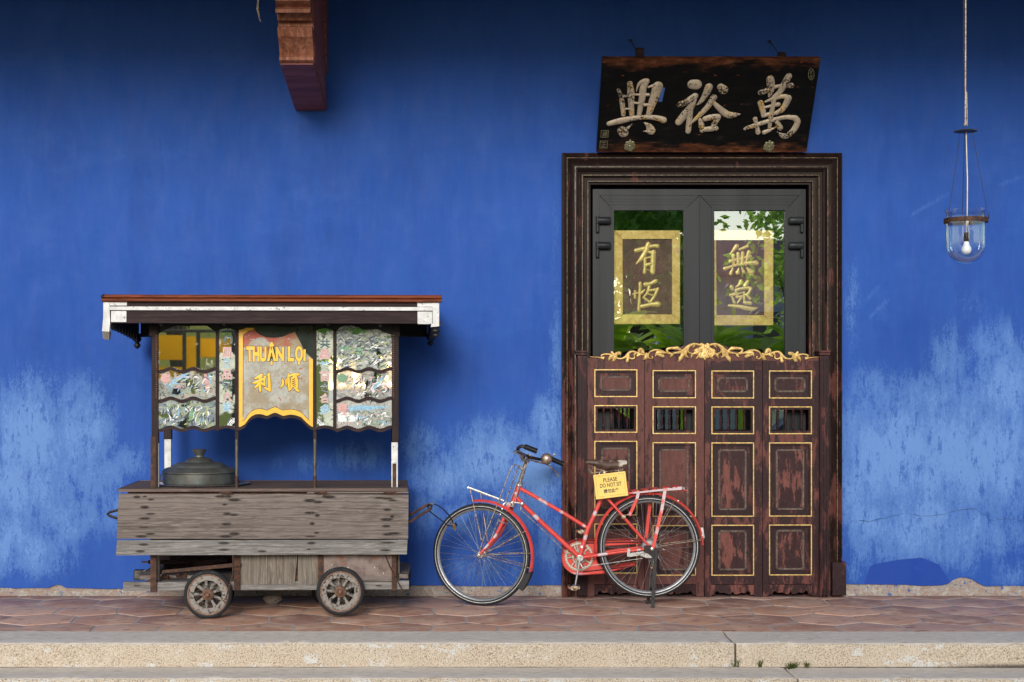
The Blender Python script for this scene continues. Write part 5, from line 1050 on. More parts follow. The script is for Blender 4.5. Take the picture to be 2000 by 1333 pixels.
beam("lower_fascia", X(216, yo), X(848, yo), yo + .002, yo + .024, zz(632), zz(606.5), MT['darkwood'], bev=.002)
beam("white_batten", X(215, yo), X(845, yo), yo - .014, yo - .0005, zz(607), zz(599.8), MT['white'], bev=.0015)
for a, b, c_, d in ((214, 248, 590.8, 598), (217, 247, 608.5, 630), (815, 846, 590.8, 599), (815.5, 844, 608.5, 633)): beam("white_plate", X(a, yo), X(b, yo), yo - .004, yo + .0015, zz(d), zz(c_), MT['white'], bev=.0005)
m = MB(); q_ = [(203, 590), (213.5, 590), (214.5, 600), (215.5, 630), (213, 648), (200.5, 646.5), (202, 620)]; m.prism([(F.p(a, b, yo).x, F.p(a, b, yo).z) for a, b in reversed(q_)], yo - .008, yo + .03); CT.part("corner_post", m, MT['white'], bev=.002)
m = MB(); q_ = [(201, 647), (214.5, 648.5), (212.5, 663.5), (202.5, 661.5)]; m.prism([(F.p(a, b, yo).x, F.p(a, b, yo).z) for a, b in reversed(q_)], yo - .004, yo + .028); CT.part("post_tip", m, MT['greyv'], bev=.003)
m = MB(); q_ = [(845.5, 590.6), (857, 590.6), (858, 638), (842, 638.5), (843, 634), (845.5, 633)]; m.prism([(F.p(a, b, yo).x, F.p(a, b, yo).z) for a, b in reversed(q_)], yo - .008, yo + .03); CT.part("corner_post", m, MT['white'], bev=.002)
def finial(px, py0, py1, y, name="finial"):
    c = F.p(px, py0, y); h = c.z - F.p(px, py1, y).z
    pr = [(.030, 0), (.030, -.06), (.022, -.10), (.020, -.2), (.030, -.28), (.032, -.42), (.020, -.55), (.014, -.60), (.024, -.70), (.026, -.80), (.016, -.92), (.004, -1)]
    CT.part(name, MB().lathe([(r_ * .9, z_ * h) for r_, z_ in pr], c, seg=20), MT['black'])
finial(851, 638.5, 660, yo + .02)
for px in (268, 841): finial(px, 652, 682 if px < 500 else 676, yk - .05)
CT.part("ring_hook", MB().tube([F.p(861 + 3*math.cos(t), 632.5 + 3*math.sin(t), yo + .02) for t in [i * .6 for i in range(10)]], .0022, 6, closed=True, up=(0, 1, 0)), MT['rust'])
# scalloped eaves along both ends, and dark rear fascia
for xe in (Xl + .03, Xr - .05):
    nsc = 9; poly = [(yo + .03, zz(607)), ]
    pts = []
    for i in range(nsc):
        y0 = yo + .03 + (yk - .05 - yo - .03) * i / nsc; y1 = yo + .03 + (yk - .05 - yo - .03) * (i + 1) / nsc; dz = .062 + .055 * (i / nsc) ** 1.3
        for t in (0, .12, .3, .5, .7, .88, 1): pts.append((y0 + (y1 - y0) * t, zz(632) + .02 - dz * (.25 + .75 * math.sin(math.pi * t) ** .6)))
    poly = [(yo + .03, zz(610))] + pts + [(yk - .05, zz(610))]
    CT.part("scalloped_eave", MB().prism(poly, xe, xe + .018, 'x'), MT['black'], smooth=0)
beam("rear_fascia", Xl + .06, Xr - .06, yk - .06, yk - .04, Z(657, yk), zz(590), MT['black'], bev=0)
beam("roof_lining", Xl + .06, Xr - .06, yo + .03, yk - .07, zz(618), zz(592), MT['black'], bev=0)
beam("front_lintel", X(294, 0), X(781, 0), .022, .05, Z(650, 0), zz(619), MT['black'], bev=0)
for a, b in ((301, 262), (776, 845)):
    m = MB().tube([F.p(a, 656, .64), F.p(b, 657, .74)], .009, 6); CT.part("roof_brace", m, MT['black'])
beam("post_head", X(291, -.002), X(307, -.002), -.004, .04, Z(657, 0), Z(636, 0), MT['darkwoodv'], bev=.002); beam("post_head", X(764, -.002), X(781, -.002), -.004, .04, Z(657, 0), Z(636, 0), MT['darkwoodv'], bev=.002)
for px, py in ((313, 634), (436, 633), (640, 634), (742, 636)):
    CT.part("wire_hook", MB().tube([F.p(px + dx, py + dy, -.01) for dx, dy in ((0, -4), (-1, 0), (1, 3), (3, 1), (2, -2))], .0016, 5), MT['chrome'])
# ------------------------------------------------------------------ steamer pot on the counter
YP = .30; c0 = F.M @ F.p(389, 947.5, YP); c0.z = zt
PT = Thing("steamer_pot", "wide bronze steamer pot with a stepped domed lid on the cart counter", "pot", tuple(c0)); k = W0.s(389, 900, c0.y); zp = lambda py: EYE - (py - YH) * k - c0.z
PT.part("plate", MB().lathe([(0, .004), (84*k, .004), (90*k, .012), (90.5*k, .010), (84*k, .001), (0, .001)], (.03, 0, 0), seg=60), MT['steel'])
b1 = zp(924)
PT.part("body", MB().lathe([(0, .006), (68*k, .006), (70*k, .012), (70.5*k, .02), (70.5*k, b1), (67*k, b1), (66*k, .012), (0, .012)], (0, 0, 0), seg=72), MT['bronze'], smooth=40)
L_ = [(0, zp(893)), (11, zp(893)), (23, zp(896.5)), (28, zp(899)), (33, zp(902.5)), (33.5, zp(903.5)), (45, zp(905)), (53, zp(908)), (58.5, zp(912)), (59, zp(913)), (63, zp(914)), (68, zp(917)), (71, zp(920.5)), (72, zp(922)), (72, zp(923.5)), (70, zp(923.5))]
# tiers: narrow dome, middle step, broad brim
L_ = [(0, zp(892)), (12, zp(893)), (20, zp(895.2)), (26, zp(899)), (28, zp(902)), (29.5, zp(902.6)), (37, zp(903)), (46, zp(905.5)), (51.5, zp(909)), (53.5, zp(912)), (55, zp(912.6)), (61, zp(913)), (67, zp(915.6)), (71, zp(919.5)), (72.5, zp(920.5)), (72.5, zp(922.6)), (71, zp(923.4)), (60, zp(923.2))]
ld = PT.part("lid", MB().lathe([(r_ * k, h_) for r_, h_ in L_], (0, 0, 0), seg=72), MT['bronze'], smooth=28)
PT.part("knob", MB().lathe([(9*k, 0), (8*k, zp(890) - zp(893.5)), (13.5*k, zp(880.5) - zp(893.5)), (14*k, zp(878.5) - zp(893.5)), (12.5*k, zp(877.6) - zp(893.5)), (0, zp(877) - zp(893.5))], (0, 0, zp(893.5)), seg=32), MT['bronze'], parent=ld, smooth=28)
m = MB().tube([V((-70.5*k, -.01, zp(926))), V((-75*k, -.01, zp(929))), V((-75.5*k, -.012, zp(938))), V((-71.5*k, -.012, zp(942)))], .004, 6); PT.part("handle", m, MT['iron'])
m = MB().tube([V((70.5*k, -.01, zp(926))), V((74*k, -.01, zp(929))), V((74*k, -.012, zp(938))), V((71.5*k, -.012, zp(942)))], .004, 6); PT.part("handle", m, MT['iron'])
sp = W0.p(532, 1146, -.35); ST = Thing("rubble_stone", "rough brown stone lying in shadow beneath the cart", "stone", (sp.x, -.35, 0)); m = MB().ball((0, 0, .032), .034, 2.0, 1, 1, 14, 10)
m.v = [tuple(V(v) + V((mnoise.noise(V(v) * 25), mnoise.noise(V(v) * 25 + V((5, 5, 5))), .5 * mnoise.noise(V(v) * 25 + V((9, 1, 5))))) * .014) for v in m.v]; ST.part("rock", m, MT['rubble'], smooth=50)
# ================================================================== bicycle
YB = -.45; BK = Thing("bicycle", "red vintage bicycle with worn paint leaning on its stand beside the doorway", "bicycle", (wx(1100, YB), YB, 0)); F = BK.F
BK.o['label'] = "red vintage step-through bicycle on its stand by the doorway"
q = lambda px, py, y=0.0: F.p(px, py, y)
pk = F.s(1100, 1000, 0)
def off(p, y): return V((p.x, y, p.z))
def bt(name, pts, r, mat='red', seg=12, spots=None, parent=None, **k):
    P = [V(p) for p in pts]; Q = []; rs = r if isinstance(r, list) else [r] * len(P); R2 = []
    for (a, b), (ra, rb) in zip(zip(P, P[1:]), zip(rs, rs[1:])):
        nseg = max(1, int((b - a).length / .012)) if spots is not None else 1
        for i in range(nseg): Q.append(a.lerp(b, i / nseg)); R2.append(ra + (rb - ra) * i / nseg)
    Q.append(P[-1]); R2.append(rs[-1])
    return BK.part(name, MB().tube(Q, R2, seg, **k), MT[mat], parent=parent, spots=spots)
HT, HB, BB, ST_, RH = q(1014.5, 947), q(1002, 981), q(1132, 1089), q(1182, 958), q(1269, 1069)
sp_ = lambda *l: [(q(a, b), r, r) for a, b, r in l]
fr = bt("frame", [BB, q(1147, 1036), q(1172, 980), ST_], .0145, spots=sp_((1162, 1003, .02), (1144, 1050, .02)))
bt("down_tube", [q(1009, 972), q(1020, 985), q(1060, 1023), BB], .0155, spots=sp_((1046, 1011, .026),), parent=fr)
bt("top_tube", [q(1016, 955), q(1030, 962), q(1100, 1002), q(1148, 1032)], .0125, spots=sp_((1055, 978, .018), (1064, 983, .02), (1096, 1001, .016), (1140, 1027, .013)), parent=fr)
bt("head_tube", [HT, HB], .0175, spots=sp_((1007, 963, .012)), parent=fr)
for s_ in (-1, 1):
    h_ = off(RH, s_ * .062); bt("chain_stay", [off(BB, s_ * .022), off(q(1160, 1084), s_ * .04), off(q(1200, 1078), s_ * .055), h_], [.011, .011, .010, .008], spots=sp_((1172, 1083, .022), (1180, 1082, .022), (1245, 1073, .015)) if s_ < 0 else sp_(), parent=fr)
    bt("seat_stay", [off(q(1184, 972), s_ * .02), off(q(1200, 990), s_ * .05), off(q(1230, 1025), s_ * .06), h_], [.009, .009, .009, .008], spots=sp_(), parent=fr)
BK.part("bottom_bracket", MB().tube([off(BB, -.038), off(BB, .038)], .021, 20), MT['chrome'], parent=fr)
BK.part("seat_post", MB().tube([ST_, q(1187, 930)], .012, 10), MT['chrome'])
MT['alrim'] = simple('dull_alloy_rim', (.27, .275, .29), .42, .6, .2, 60)
# ---- wheels
def bike_wheel(c, rpx, rotz, hub_r, lab=None, tilt=0.0):
    r = rpx * pk; tr = .0190
    rim = BK.part("wheel", MB().lathe([(r - .037, -.0125), (r - .033, -.0135), (r - .033, .0135), (r - .037, .0125), (r - .041, .010), (r - .047, .004), (r - .047, -.004), (r - .041, -.010)], (0, 0, 0), (0, 1, 0), 96, closed=True), MT['alrim'], loc=c, rot=(tilt, 0, rotz), smooth=40)
    BK.part("tyre", MB().lathe([(r - tr + tr * math.cos(t), tr * math.sin(t)) for t in [i * 2 * math.pi / 14 for i in range(14)]], (0, 0, 0), (0, 1, 0), 96, closed=True), MT['rubber'], parent=rim, smooth=60)
    m = MB()
    for s_ in (-1, 1): m.lathe([(r - .0222, s_ * .0160), (r - .0215, s_ * .0194), (r - .0190, s_ * .0195), (r - .0186, s_ * .0160)], (0, 0, 0), (0, 1, 0), 96, closed=True)
    BK.part("white_line", m, MT['wline'], parent=rim); m = MB()
    for i in range(36):
        a = i * 2 * math.pi / 36; s_ = 1 if i % 2 else -1; da = (.62 if (i // 2) % 2 else -.62); hr = hub_r
        p0 = V((math.cos(a + da) * hr, s_ * .028, math.sin(a + da) * hr)); p1 = V((math.cos(a) * (r - .044), 0, math.sin(a) * (r - .044))); m.tube([p0, p1], .0011, 4)
    BK.part("spokes", m, MT['steel'], parent=rim); return rim, r
FC = q(940, 1083.2); st = R(-20)
fw, fr_ = bike_wheel(FC, 100, st, .02)
BK.part("hub", MB().lathe([(.008, -.055), (.010, -.034), (.022, -.032), (.022, -.028), (.014, -.024), (.014, .024), (.022, .028), (.022, .032), (.010, .034), (.008, .055)], (0, 0, 0), (0, 1, 0), 20), MT['chrome'], parent=fw)
m = MB()
for s_ in (-1, 1): m.lathe([(.013, 0), (.013, s_ * .008), (.006, s_ * .012), (.006, s_ * .018), (0, s_ * .018)], (0, s_ * .058, 0), (0, 1, 0), 6)
BK.part("axle_nut", m, MT['chrome'], parent=fw)
RC = q(1267.5, 1068); rw, rr_ = bike_wheel(RC, 100, 0, .043)
BK.part("hub", MB().lathe([(.009, -.06), (.018, -.052), (.045, -.050), (.055, -.042), (.056, -.030), (.045, -.026), (.03, -.02), (.03, .02), (.045, .028), (.03, .03), (.009, .06)], (0, 0, 0), (0, 1, 0), 40), MT['alrim'], parent=rw, smooth=30)
# ---- steering assembly directions
cs, sn = math.cos(st), math.sin(st); AX = lambda s_: V((-sn * s_, cs * s_, 0))   # wheel axis (towards the wall for s_>0)
def sfd(c, r, a0, a1, w_, name, rotz, n_=40, th=.0025, spots=None):
    """mudguard: curved sheet over the wheel"""
    m = MB(); K_ = 9
    for i in range(n_ + 1):
        a = R(a0 + (a1 - a0) * i / n_)
        for k in range(K_):
            t = -1 + 2 * k / (K_ - 1); rr = r - .012 * t * t; yy = w_ * t
            for e in (0, th): x, y = (rr - e) * math.cos(a), yy * (1 - e * 8); m.v.append((c.x + x * math.cos(rotz) - y * math.sin(rotz), c.y + x * math.sin(rotz) + y * math.cos(rotz), c.z + (rr - e) * math.sin(a)))
    S_ = K_ * 2
    for i in range(n_):
        for k in range(K_ - 1):
            a = i * S_ + k * 2; m.f += [(a, a + 2, a + S_ + 2, a + S_), (a + 1, a + S_ + 1, a + S_ + 3, a + 3)]
        a = i * S_; m.f += [(a, a + S_, a + S_ + 1, a + 1)]; a = i * S_ + S_ - 2; m.f += [(a, a + 1, a + S_ + 1, a + S_)]
    return BK.part(name, m, MT['red'], spots=spots or [], smooth=50)
ff = sfd(FC, 107.5 * pk, 98, -23, .026, "front_mudguard", st)
rf = sfd(RC, 107.5 * pk, 186, 2, .028, "rear_mudguard", 0)
def fpt(ang, r_px, s_=0.0): # point on the front wheel plane
    x = r_px * pk * math.cos(R(ang)); return V((FC.x + x * cs - s_ * sn, FC.y + x * sn + s_ * cs, FC.z + r_px * pk * math.sin(R(ang))))
m = MB(); 
for a in (-16, -22, -28, -34, -38): m.v += [tuple(fpt(a, 108, -.028)), tuple(fpt(a, 108, .028)), tuple(fpt(a, 97 if a < -20 else 104, -.03)), tuple(fpt(a, 97 if a < -20 else 104, .03))]
for i in range(4): a = i * 4; m.f += [(a, a+1, a+5, a+4), (a, a+4, a+6, a+2), (a+1, a+3, a+7, a+5)]
BK.part("mud_flap", m, MT['rubber'], parent=ff, smooth=0)
m = MB()
for a in (28, 4, -12):
    for s_ in (-1, 1): m.tube([fpt(0, 4, s_ * .045), fpt(a, 106, s_ * .030)], .0022, 6)
BK.part("mudguard_stay", m, MT['rchrome'], parent=ff)
m = MB()
for a in (62, 8):
    for s_ in (-1, 1): p = V((RC.x, s_ * .06, RC.z)); m.tube([p, V((RC.x + 107 * pk * math.cos(R(a)), s_ * .030, RC.z + 107 * pk * math.sin(R(a))))], .0022, 6)
BK.part("mudguard_stay", m, MT['rchrome'], parent=rf)
for a, s_ in ((60, 0), ): 
    m = MB()
    for aa in (58, 12): m.lathe([(.006, 0), (.005, .003), (0, .004)], V((RC.x + 106 * pk * math.cos(R(aa)), -.024, RC.z + 106 * pk * math.sin(R(aa)))), (0, -1, 0), 8)
    BK.part("rivet", m, MT['chrome'], parent=rf)
m = MB().tube([q(1370.5, 1031, -.0), q(1373, 1051, 0)], [.010, .012], 10); BK.part("rear_reflector", m, MT['white'], parent=rf)
# fork
crown = q(998, 986); fk = None
for s_ in (-1, 1):
    o = AX(s_) * .048; e = FC + AX(s_) * .055
    P_ = [crown + o * .9, q(992, 1002) + o, q(983, 1025) + o, q(972, 1046) + o, q(955, 1066) + o, V((e.x, e.y, e.z))]
    spl = [(P_[1], .03, .03), (P_[4], .03, .02), (P_[3], .02, .02)] if s_ < 0 else []
    fk = bt("fork_blade", P_, [.0145, .0135, .012, .010, .0085, .007], spots=spl)
m = MB().tube([crown + AX(-1) * .055 + V((0, 0, .004)), crown + AX(1) * .055 + V((0, 0, .004))], .016, 12); m.tube([HB + V((0, 0, .004)), q(999, 990)], .021, 14); BK.part("fork_crown", m, MT['chrome'])
# headset, stem, handlebar
HS = (HT - HB).normalized()
m = MB().lathe([(.019, -.012), (.024, -.008), (.024, 0), (.020, .006), (.022, .012), (.016, .018), (.013, .022)], HT, HS, 20); BK.part("headset", m, MT['chrome'])
m = MB().tube([HT, q(1026, 908), q(1033.5, 893)], [.0125, .0125, .014], 12); m.tube([q(1033.5, 893), q(1036, 888.5)], [.016, .014], 12); BK.part("stem", m, MT['rchrome'])
CL = q(1035, 893.5)
m = MB().tube([CL, q(1024, 889, -.10), q(1014, 884, -.19), q(1010.5, 879.5, -.24), q(1013, 874.5, -.28), q(1019, 871.5, -.29), q(1026, 873, -.29)], .011, 12)
m.tube([CL, q(1046, 896, .08), q(1056, 898, .16), q(1066, 897, .21), q(1078, 898, .24)], .011, 12); hb = BK.part("handlebar", m, MT['iron'])
def grip(a, b):
    d = (b - a); pts = [a + d * (i / 16) for i in range(17)]; BK.part("grip", MB().tube([a - d*.02] + pts + [b + d * .03], [.0145] + [.0165 + (.0022 if i % 2 else 0) for i in range(17)] + [.017], 14), MT['grip'], parent=hb, smooth=40)
grip(q(1024.5, 872.5, -.29), q(1048, 881.5, -.285)); grip(q(1076, 896.5, .24), q(1100, 907, .24))
bc = q(1067.5, 897, .12); BK.part("bell", MB().lathe([(.004, .0), (.036, .004), (.040, .010), (.039, .018), (.033, .028), (.022, .035), (.008, .038), (0, .0385)], bc, (-.12, -1, .12), 36), simple("rusty_bell", (.30, .22, .18), .38, .7, .4, 40), parent=hb, smooth=40)
m = MB().tube([q(1078, 892, .12), q(1082, 888, .11)], .003, 6); m.ball(q(1082.5, 888, .11), .009, 1.1, .5, .8, 8, 6); BK.part("bell_lever", m, MT['rchrome'], parent=hb)
m = MB().tube([q(1037, 899, .02), q(1047, 902, .06), q(1060, 905, .10), q(1069, 907.5, .12)], .0055, 8); m.tube([q(1069, 907.5, .12), q(1074, 912, .13), q(1084, 921, .15), q(1092, 931, .17)], [.005, .005, .004, .0045], 8); BK.part("brake_lever", m, MT['rchrome'], parent=hb)
m = MB().tube([q(1034, 902, -.02), q(1026, 890, -.1), q(1018, 883.5, -.2), q(1010, 881, -.28), q(1003.5, 881.5, -.31), q(1004, 883.5, -.32), q(1012, 887, -.30), q(1022, 891, -.2)], .0048, 8); BK.part("brake_lever", m, MT['chrome'], parent=hb)
m = MB().tube([q(1019, 890, -.06), q(1023, 899, -.05)], [.016, .013], 12); m.tube([q(1023, 900, -.05), q(1028, 903, -.03)], .006, 8); BK.part("lamp_bracket", m, MT['rchrome'], parent=hb)
m = MB().tube([q(1033, 898, -.01), q(1027, 912, -.02), q(1020, 925, -.025), q(1013, 952, -.03), q(1006, 980, -.03)], .0035, 7); m.tube([q(1023, 903, -.04), q(1017, 922, -.045), q(1011, 940, -.05), q(998, 975, -.05)], .002, 6); BK.part("brake_rod", m, MT['chrome'])
m = MB().tube([q(1005, 982, -.03), q(1013, 983, -.035), q(1020, 987, -.03)], .007, 8); m.ball(q(1020, 984, -.03), .013, 1, .6, 1, 10, 8); m.tube([q(1018, 990, -.035), q(1017, 996, -.035)], .005, 8); BK.part("brake_linkage", m, MT['chrome'])
BK.part("brake_rod", MB().tube([q(1017, 996, -.035), q(1060, 1035, -.03), q(1100, 1074, -.02), q(1125, 1097, -.02)], .0022, 6), MT['rchrome'])
# front rack
m = MB().tube([q(914, 952.5, -.03), q(984, 979, -.03)], .008, 8, flat=.5); m.tube([q(914, 952.5, .10), q(984, 979, .06)], .006, 8); m.tube([q(914, 952.5, -.035), q(916, 952.5, .10)], .005, 8); BK.part("front_rack_bar", m, MT['steel'])
m = MB()
for a, b, y0, y1 in (((918.5, 957), (940, 1054), -.04, -.05), ((938.5, 964), (952, 1056), .09, .05)): m.tube([q(*a, y0), q(*b, y1)], .0032, 7); m.ball(q(*b, y1), .008, seg=8, ring=6)
m.tube([q(937, 1077, -.06), q(943, 1056, -.06), q(972, 985, -.06), q(994, 925, -.05), q(1000, 912, -.045), q(1005, 908.5, -.04), q(1011, 909, -.03), q(1015, 913, -.02)], .0035, 8)
m.tube([q(958, 1056, .05), q(974, 1015, .05), q(1008, 925, .03), q(1012.5, 912, .02)], .0035, 8); BK.part("front_rack_rod", m, MT['rchrome'])
m = MB().tube([q(1012, 911, 0), q(1020, 917, 0), q(1026, 919, 0)], .008, 8); m.ball(q(1020, 917, -.01), .010, seg=10, ring=8); BK.part('rack_clamp', m, MT['chrome']); m = MB(); m.tube([q(972, 1004, -.06), q(977, 1006, -.055), q(984, 985, -.05), q(990, 980, -.04)], .006, 8); m.tube([q(974, 1017, -.062), q(984, 1022, -.05), q(993, 1024, .03)], .006, 8); BK.part("rack_clamp", m, MT['chrome'])
# saddle
m = MB(); ns = 18; K_ = 12
for i in range(ns + 1):
    t = i / ns; px = 1142.5 + 79 * t; wd = .022 + .075 * max(0, (t - .3) / .7) ** .8; zt_ = np.interp(t, [0, .06, .15, .5, .85, 1], [903, 900, 899, 900.5, 898.5, 899.5]); zl = np.interp(t, [0, .1, .35, .55, .75, 1], [905, 907, 914, 919, 914.5, 907])
    a, b = q(px, zt_), q(px, zl); c_ = (a + b) / 2
    for k in range(K_ + 1):
        u = -1 + 2 * k / K_; z = a.z - (a.z - b.z) * (abs(u) ** 4.5); m.v.append((a.x, wd * math.copysign(min(1, abs(u) * 1.35), u), z))
for i in range(ns):
    for k in range(K_): a = i * (K_ + 1) + k; m.f.append((a, a + 1, a + K_ + 2, a + K_ + 1))
sd2 = BK.part("saddle", m, MT['saddle'], smooth=50)
s3 = sd2.modifiers.new("thick", 'SOLIDIFY'); s3.thickness = .004
m = MB()
for px, h in ((1153, 18), (1214, 12)):
    for s_ in (-1, 1):
        c_ = q(px, 911, s_ * (.028 if px < 1180 else .06)); m.tube([c_ + V((.013 * math.cos(t * .9), .013 * math.sin(t * .9), -t * .0011)) for t in range(0, 48 if px < 1180 else 34)], .0022, 5)
for s_ in (-1, 1): m.tube([q(1150, 925, s_ * .03), q(1180, 921.5, s_ * .03), q(1216, 918, s_ * .05)], .0032, 6); m.tube([q(1148, 912, s_ * .03), q(1180, 920, s_ * .03)], .0025, 6)
m.tube([q(1180, 922, -.03), q(1180, 922, .03)], .012, 10); BK.part("saddle_springs", m, MT['rchrome'], parent=sd2)
# chain case, chainring, cranks, pedals
cc = off(q(1132, 1088), .05)
out_ = [(1132 + 36 * math.cos(R(t)), 1088 - 35 * math.sin(R(t))) for t in range(75, 285, 10)]; out_ = [(1265, 1052)] + out_ + [(1180, 1120), (1240, 1104), (1242, 1097), (1185, 1108), (1168, 1101), (1164, 1090), (1168, 1070), (1185, 1066), (1265, 1061)]
inn = [(1132 + 30 * math.cos(R(t)), 1088 - 29 * math.sin(R(t))) for t in range(75, 285, 10)]
mm = lambda pts, y: [(q(a, b, y).x, q(a, b, y).z) for a, b in pts]
m = MB().prism(list(reversed(mm(out_, .055))), .055, .058); cs_ = BK.part("chain_case", m, MT['red'], smooth=0, spots=[(q(1125, 1122), .04, .012)])
m = MB(); rim_ = [q(a, b, .035) for a, b in out_]; 
for i in range(len(rim_)): 
    a, b = rim_[i], rim_[(i + 1) % len(rim_)]
    if i == len(rim_) - 1: continue
    k = len(m.v); m.v += [(a.x, .01, a.z), (b.x, .01, b.z), (b.x, .057, b.z), (a.x, .057, a.z), (a.x * .9 + cc.x * .1 if 0 < i < 20 else a.x, .0095, a.z), (b.x, .0095, b.z)]; m.f.append((k, k+1, k+2, k+3))
BK.part("case_rim", m, MT['red'], parent=cs_, smooth=60, spots=[(q(1125, 1122), .05, .02)])
m = MB(); nT = 46; pr = []
rg_ = 27 * pk; c1 = off(q(1132, 1089), .042)
m.lathe([(rg_, -.002), (rg_, .002), (rg_ - .011, .002), (rg_ - .011, -.002)], c1, (0, 1, 0), 48, closed=True); m.lathe([(.048, -.002), (.048, .002), (.037, .002), (.037, -.002)], c1, (0, 1, 0), 30, closed=True)
for i in range(5):
    a = i * 2 * math.pi / 5 + .5; d = V((math.cos(a), 0, math.sin(a))); d2 = V((-d.z, 0, d.x)); 
    for sg in (-.2, .2): m.tube([c1 + d * .022, c1 + d * .048 + d2 * .012 * sg * 5, c1 + d * (rg_ - .008) + d2 * .02 * sg * 5], .005, 6, flat=.5)
for i in range(nT): a = i * 2 * math.pi / nT; m.ball(c1 + V((math.cos(a), 0, math.sin(a))) * (rg_ + .003), .0042, 1, .5, 1, 6, 4)
BK.part("chainring", m, MT['cring'] if 'cring' in MT else simple("cream_chainring", (.46, .43, .35), .5, .3, .3, 80))
m = MB(); up1 = [q(1140 + i * 3.2, 1061 - .05 * i, .045) for i in range(40)]; lo1 = [q(1140 + i * 3.2, 1117 - .35 * i - .1 * max(0, i - 20), .045) for i in range(32)]
for P_ in (up1, lo1):
    for i, p in enumerate(P_): m.ball(p, .0058, 1.1, .6, .7, 6, 4)
BK.part("chain", m, MT['iron'])
m = MB().tube([off(BB, -.048), off(q(1128, 1108), -.056), off(q(1122, 1142), -.060)], [.013, .010, .009], 10, flat=.7, up=(0, 1, 0)); m.tube([off(BB, -.060), off(BB, -.040)], .018, 16); BK.part("crank", m, MT['chrome'])
m = MB().tube([off(BB, .048), off(q(1129, 1072), .056), off(q(1126.5, 1054), .060)], [.018, .016, .011], 10, flat=.5, up=(0, 1, 0)); m.tube([off(q(1126, 1110), .058), off(q(1128, 1088), .056)], [.008, .012], 8); BK.part("crank", m, simple("pale_crank", (.42, .44, .38), .5, .3, .3, 60))
def pedal(px, py, y0, y1):
    m = MB(); a = q(px, py, (y0 + y1) / 2)
    for s_ in (-1, 1): m.box(a.x + s_ * .030 - .008, a.x + s_ * .030 + .008, y0, y1, a.z - .014, a.z + .012)
    o = BK.part("pedal", m, MT['rubber'], bev=.003); m = MB().prism([(a.x - .034, a.z - .006), (a.x - .012, a.z - .018), (a.x + .012, a.z - .018), (a.x + .034, a.z - .004), (a.x + .034, a.z + .006), (a.x + .012, a.z + .012), (a.x - .012, a.z + .012), (a.x - .034, a.z + .004)], y0 - .004, y0 - .001)
    m.lathe([(.012, 0), (.010, .006), (0, .007)], (a.x, y0 - .004, a.z), (0, -1, 0), 14); m.tube([V((a.x, y0, a.z)), V((a.x, y1 + .02, a.z))], .006, 8); BK.part("pedal_plate", m, MT['rchrome'], parent=o, smooth=30)
    BK.part("reflector", MB().box(a.x - .0395, a.x - .0382, y0 + .02, y1 - .02, a.z - .008, a.z + .008), simple("amber_reflector", (.8, .25, .03), .3, 0, .1), parent=o, smooth=0)
pedal(1121, 1146.5, -.165, -.075); pedal(1137, 1037, .075, .165)
# rear hub extras, stand, rack
m = MB().prism(mm([(1226, 1082), (1234, 1080), (1258, 1077), (1272, 1083), (1273, 1090), (1262, 1090), (1250, 1085), (1230, 1088), (1226, 1087)], -.068), -.072, -.066); m.pbox(F, 1225, 1231, 1072, 1088, -.073, .012); BK.part("brake_arm", m, MT['chrome'], bev=.001)
m = MB().tube([q(1145, 1106, -.05), q(1170, 1103, -.06), q(1240, 1093, -.07), q(1255, 1091, -.07)], .0028, 6); m.tube([q(1132, 1098, -.045), q(1138, 1109, -.05), q(1148, 1106, -.05)], .006, 7); BK.part("brake_rod", m, MT['chrome'])
m = MB().prism(mm([(1258, 1066), (1270, 1066), (1284, 1072), (1285, 1080), (1277, 1092), (1270, 1084), (1258, 1078)], -.078), -.082, -.076); BK.part("axle_plate", m, MT['iron'], bev=.001)
m = MB().lathe([(.011, 0), (.011, .010), (.006, .012), (0, .012)], off(q(1270, 1070), -.084), (0, -1, 0), 6); BK.part("axle_nut", m, MT['chrome'])
zf = .0
ft = q(1276, 1186.5, -.06)
gp = F.p(1276, 1100, -.09); foot = V((gp.x - .006, -.10, .004))
m = MB().prism([(gp.x + .012, q(1281, 1074, -.09).z), (gp.x + .026, q(1281, 1076, -.09).z), (gp.x + .020, q(1281, 1110, -.09).z), (gp.x + .006, .0), (gp.x - .016, .0), (gp.x - .004, q(1281, 1110, -.09).z)][::-1], -.098, -.090)
m.prism([(gp.x - .006, q(1281, 1078, -.09).z), (gp.x + .004, q(1281, 1078, -.09).z), (gp.x - .010, q(1281, 1110, -.09).z), (gp.x - .018, q(1281, 1110, -.09).z)][::-1], -.106, -.099)
m.prism([(gp.x + .010, q(1281, 1080, .09).z), (gp.x + .022, q(1281, 1080, .09).z), (gp.x + .0, .0), (gp.x - .020, .0)][::-1], .090, .098); m.box(gp.x - .002, gp.x + .014, -.09, .09, .10, .112); m.box(gp.x - .022, gp.x + .008, .086, .12, 0, .008)
BK.part("kickstand", m, simple("chipped_black_paint", (.022, .022, .024), .55, .2, .6, 50), bev=.0015)
BK.part("stand_bolt", MB().ball(V((gp.x - .012, -.106, q(1281, 1109, -.09).z)), .007, seg=8, ring=6), simple("copper_bolt", (.55, .24, .14), .5, .4))
yr = .062
m = MB()
for s_ in (-1, 1): m.prism(mm([(1227, 962), (1240, 961.5), (1330, 951), (1333, 953), (1331, 957), (1290, 959.5), (1240, 964.5), (1228, 965)], s_ * yr)[::-1], s_ * yr - .002, s_ * yr + .002)
m.prism([(q(1331, 954).x, -.062), (q(1336, 954).x, -.04), (q(1336, 954).x, .04), (q(1331, 954).x, .062)], q(1331, 956).z, q(1331, 951.5).z, 'z')
m2 = MB()
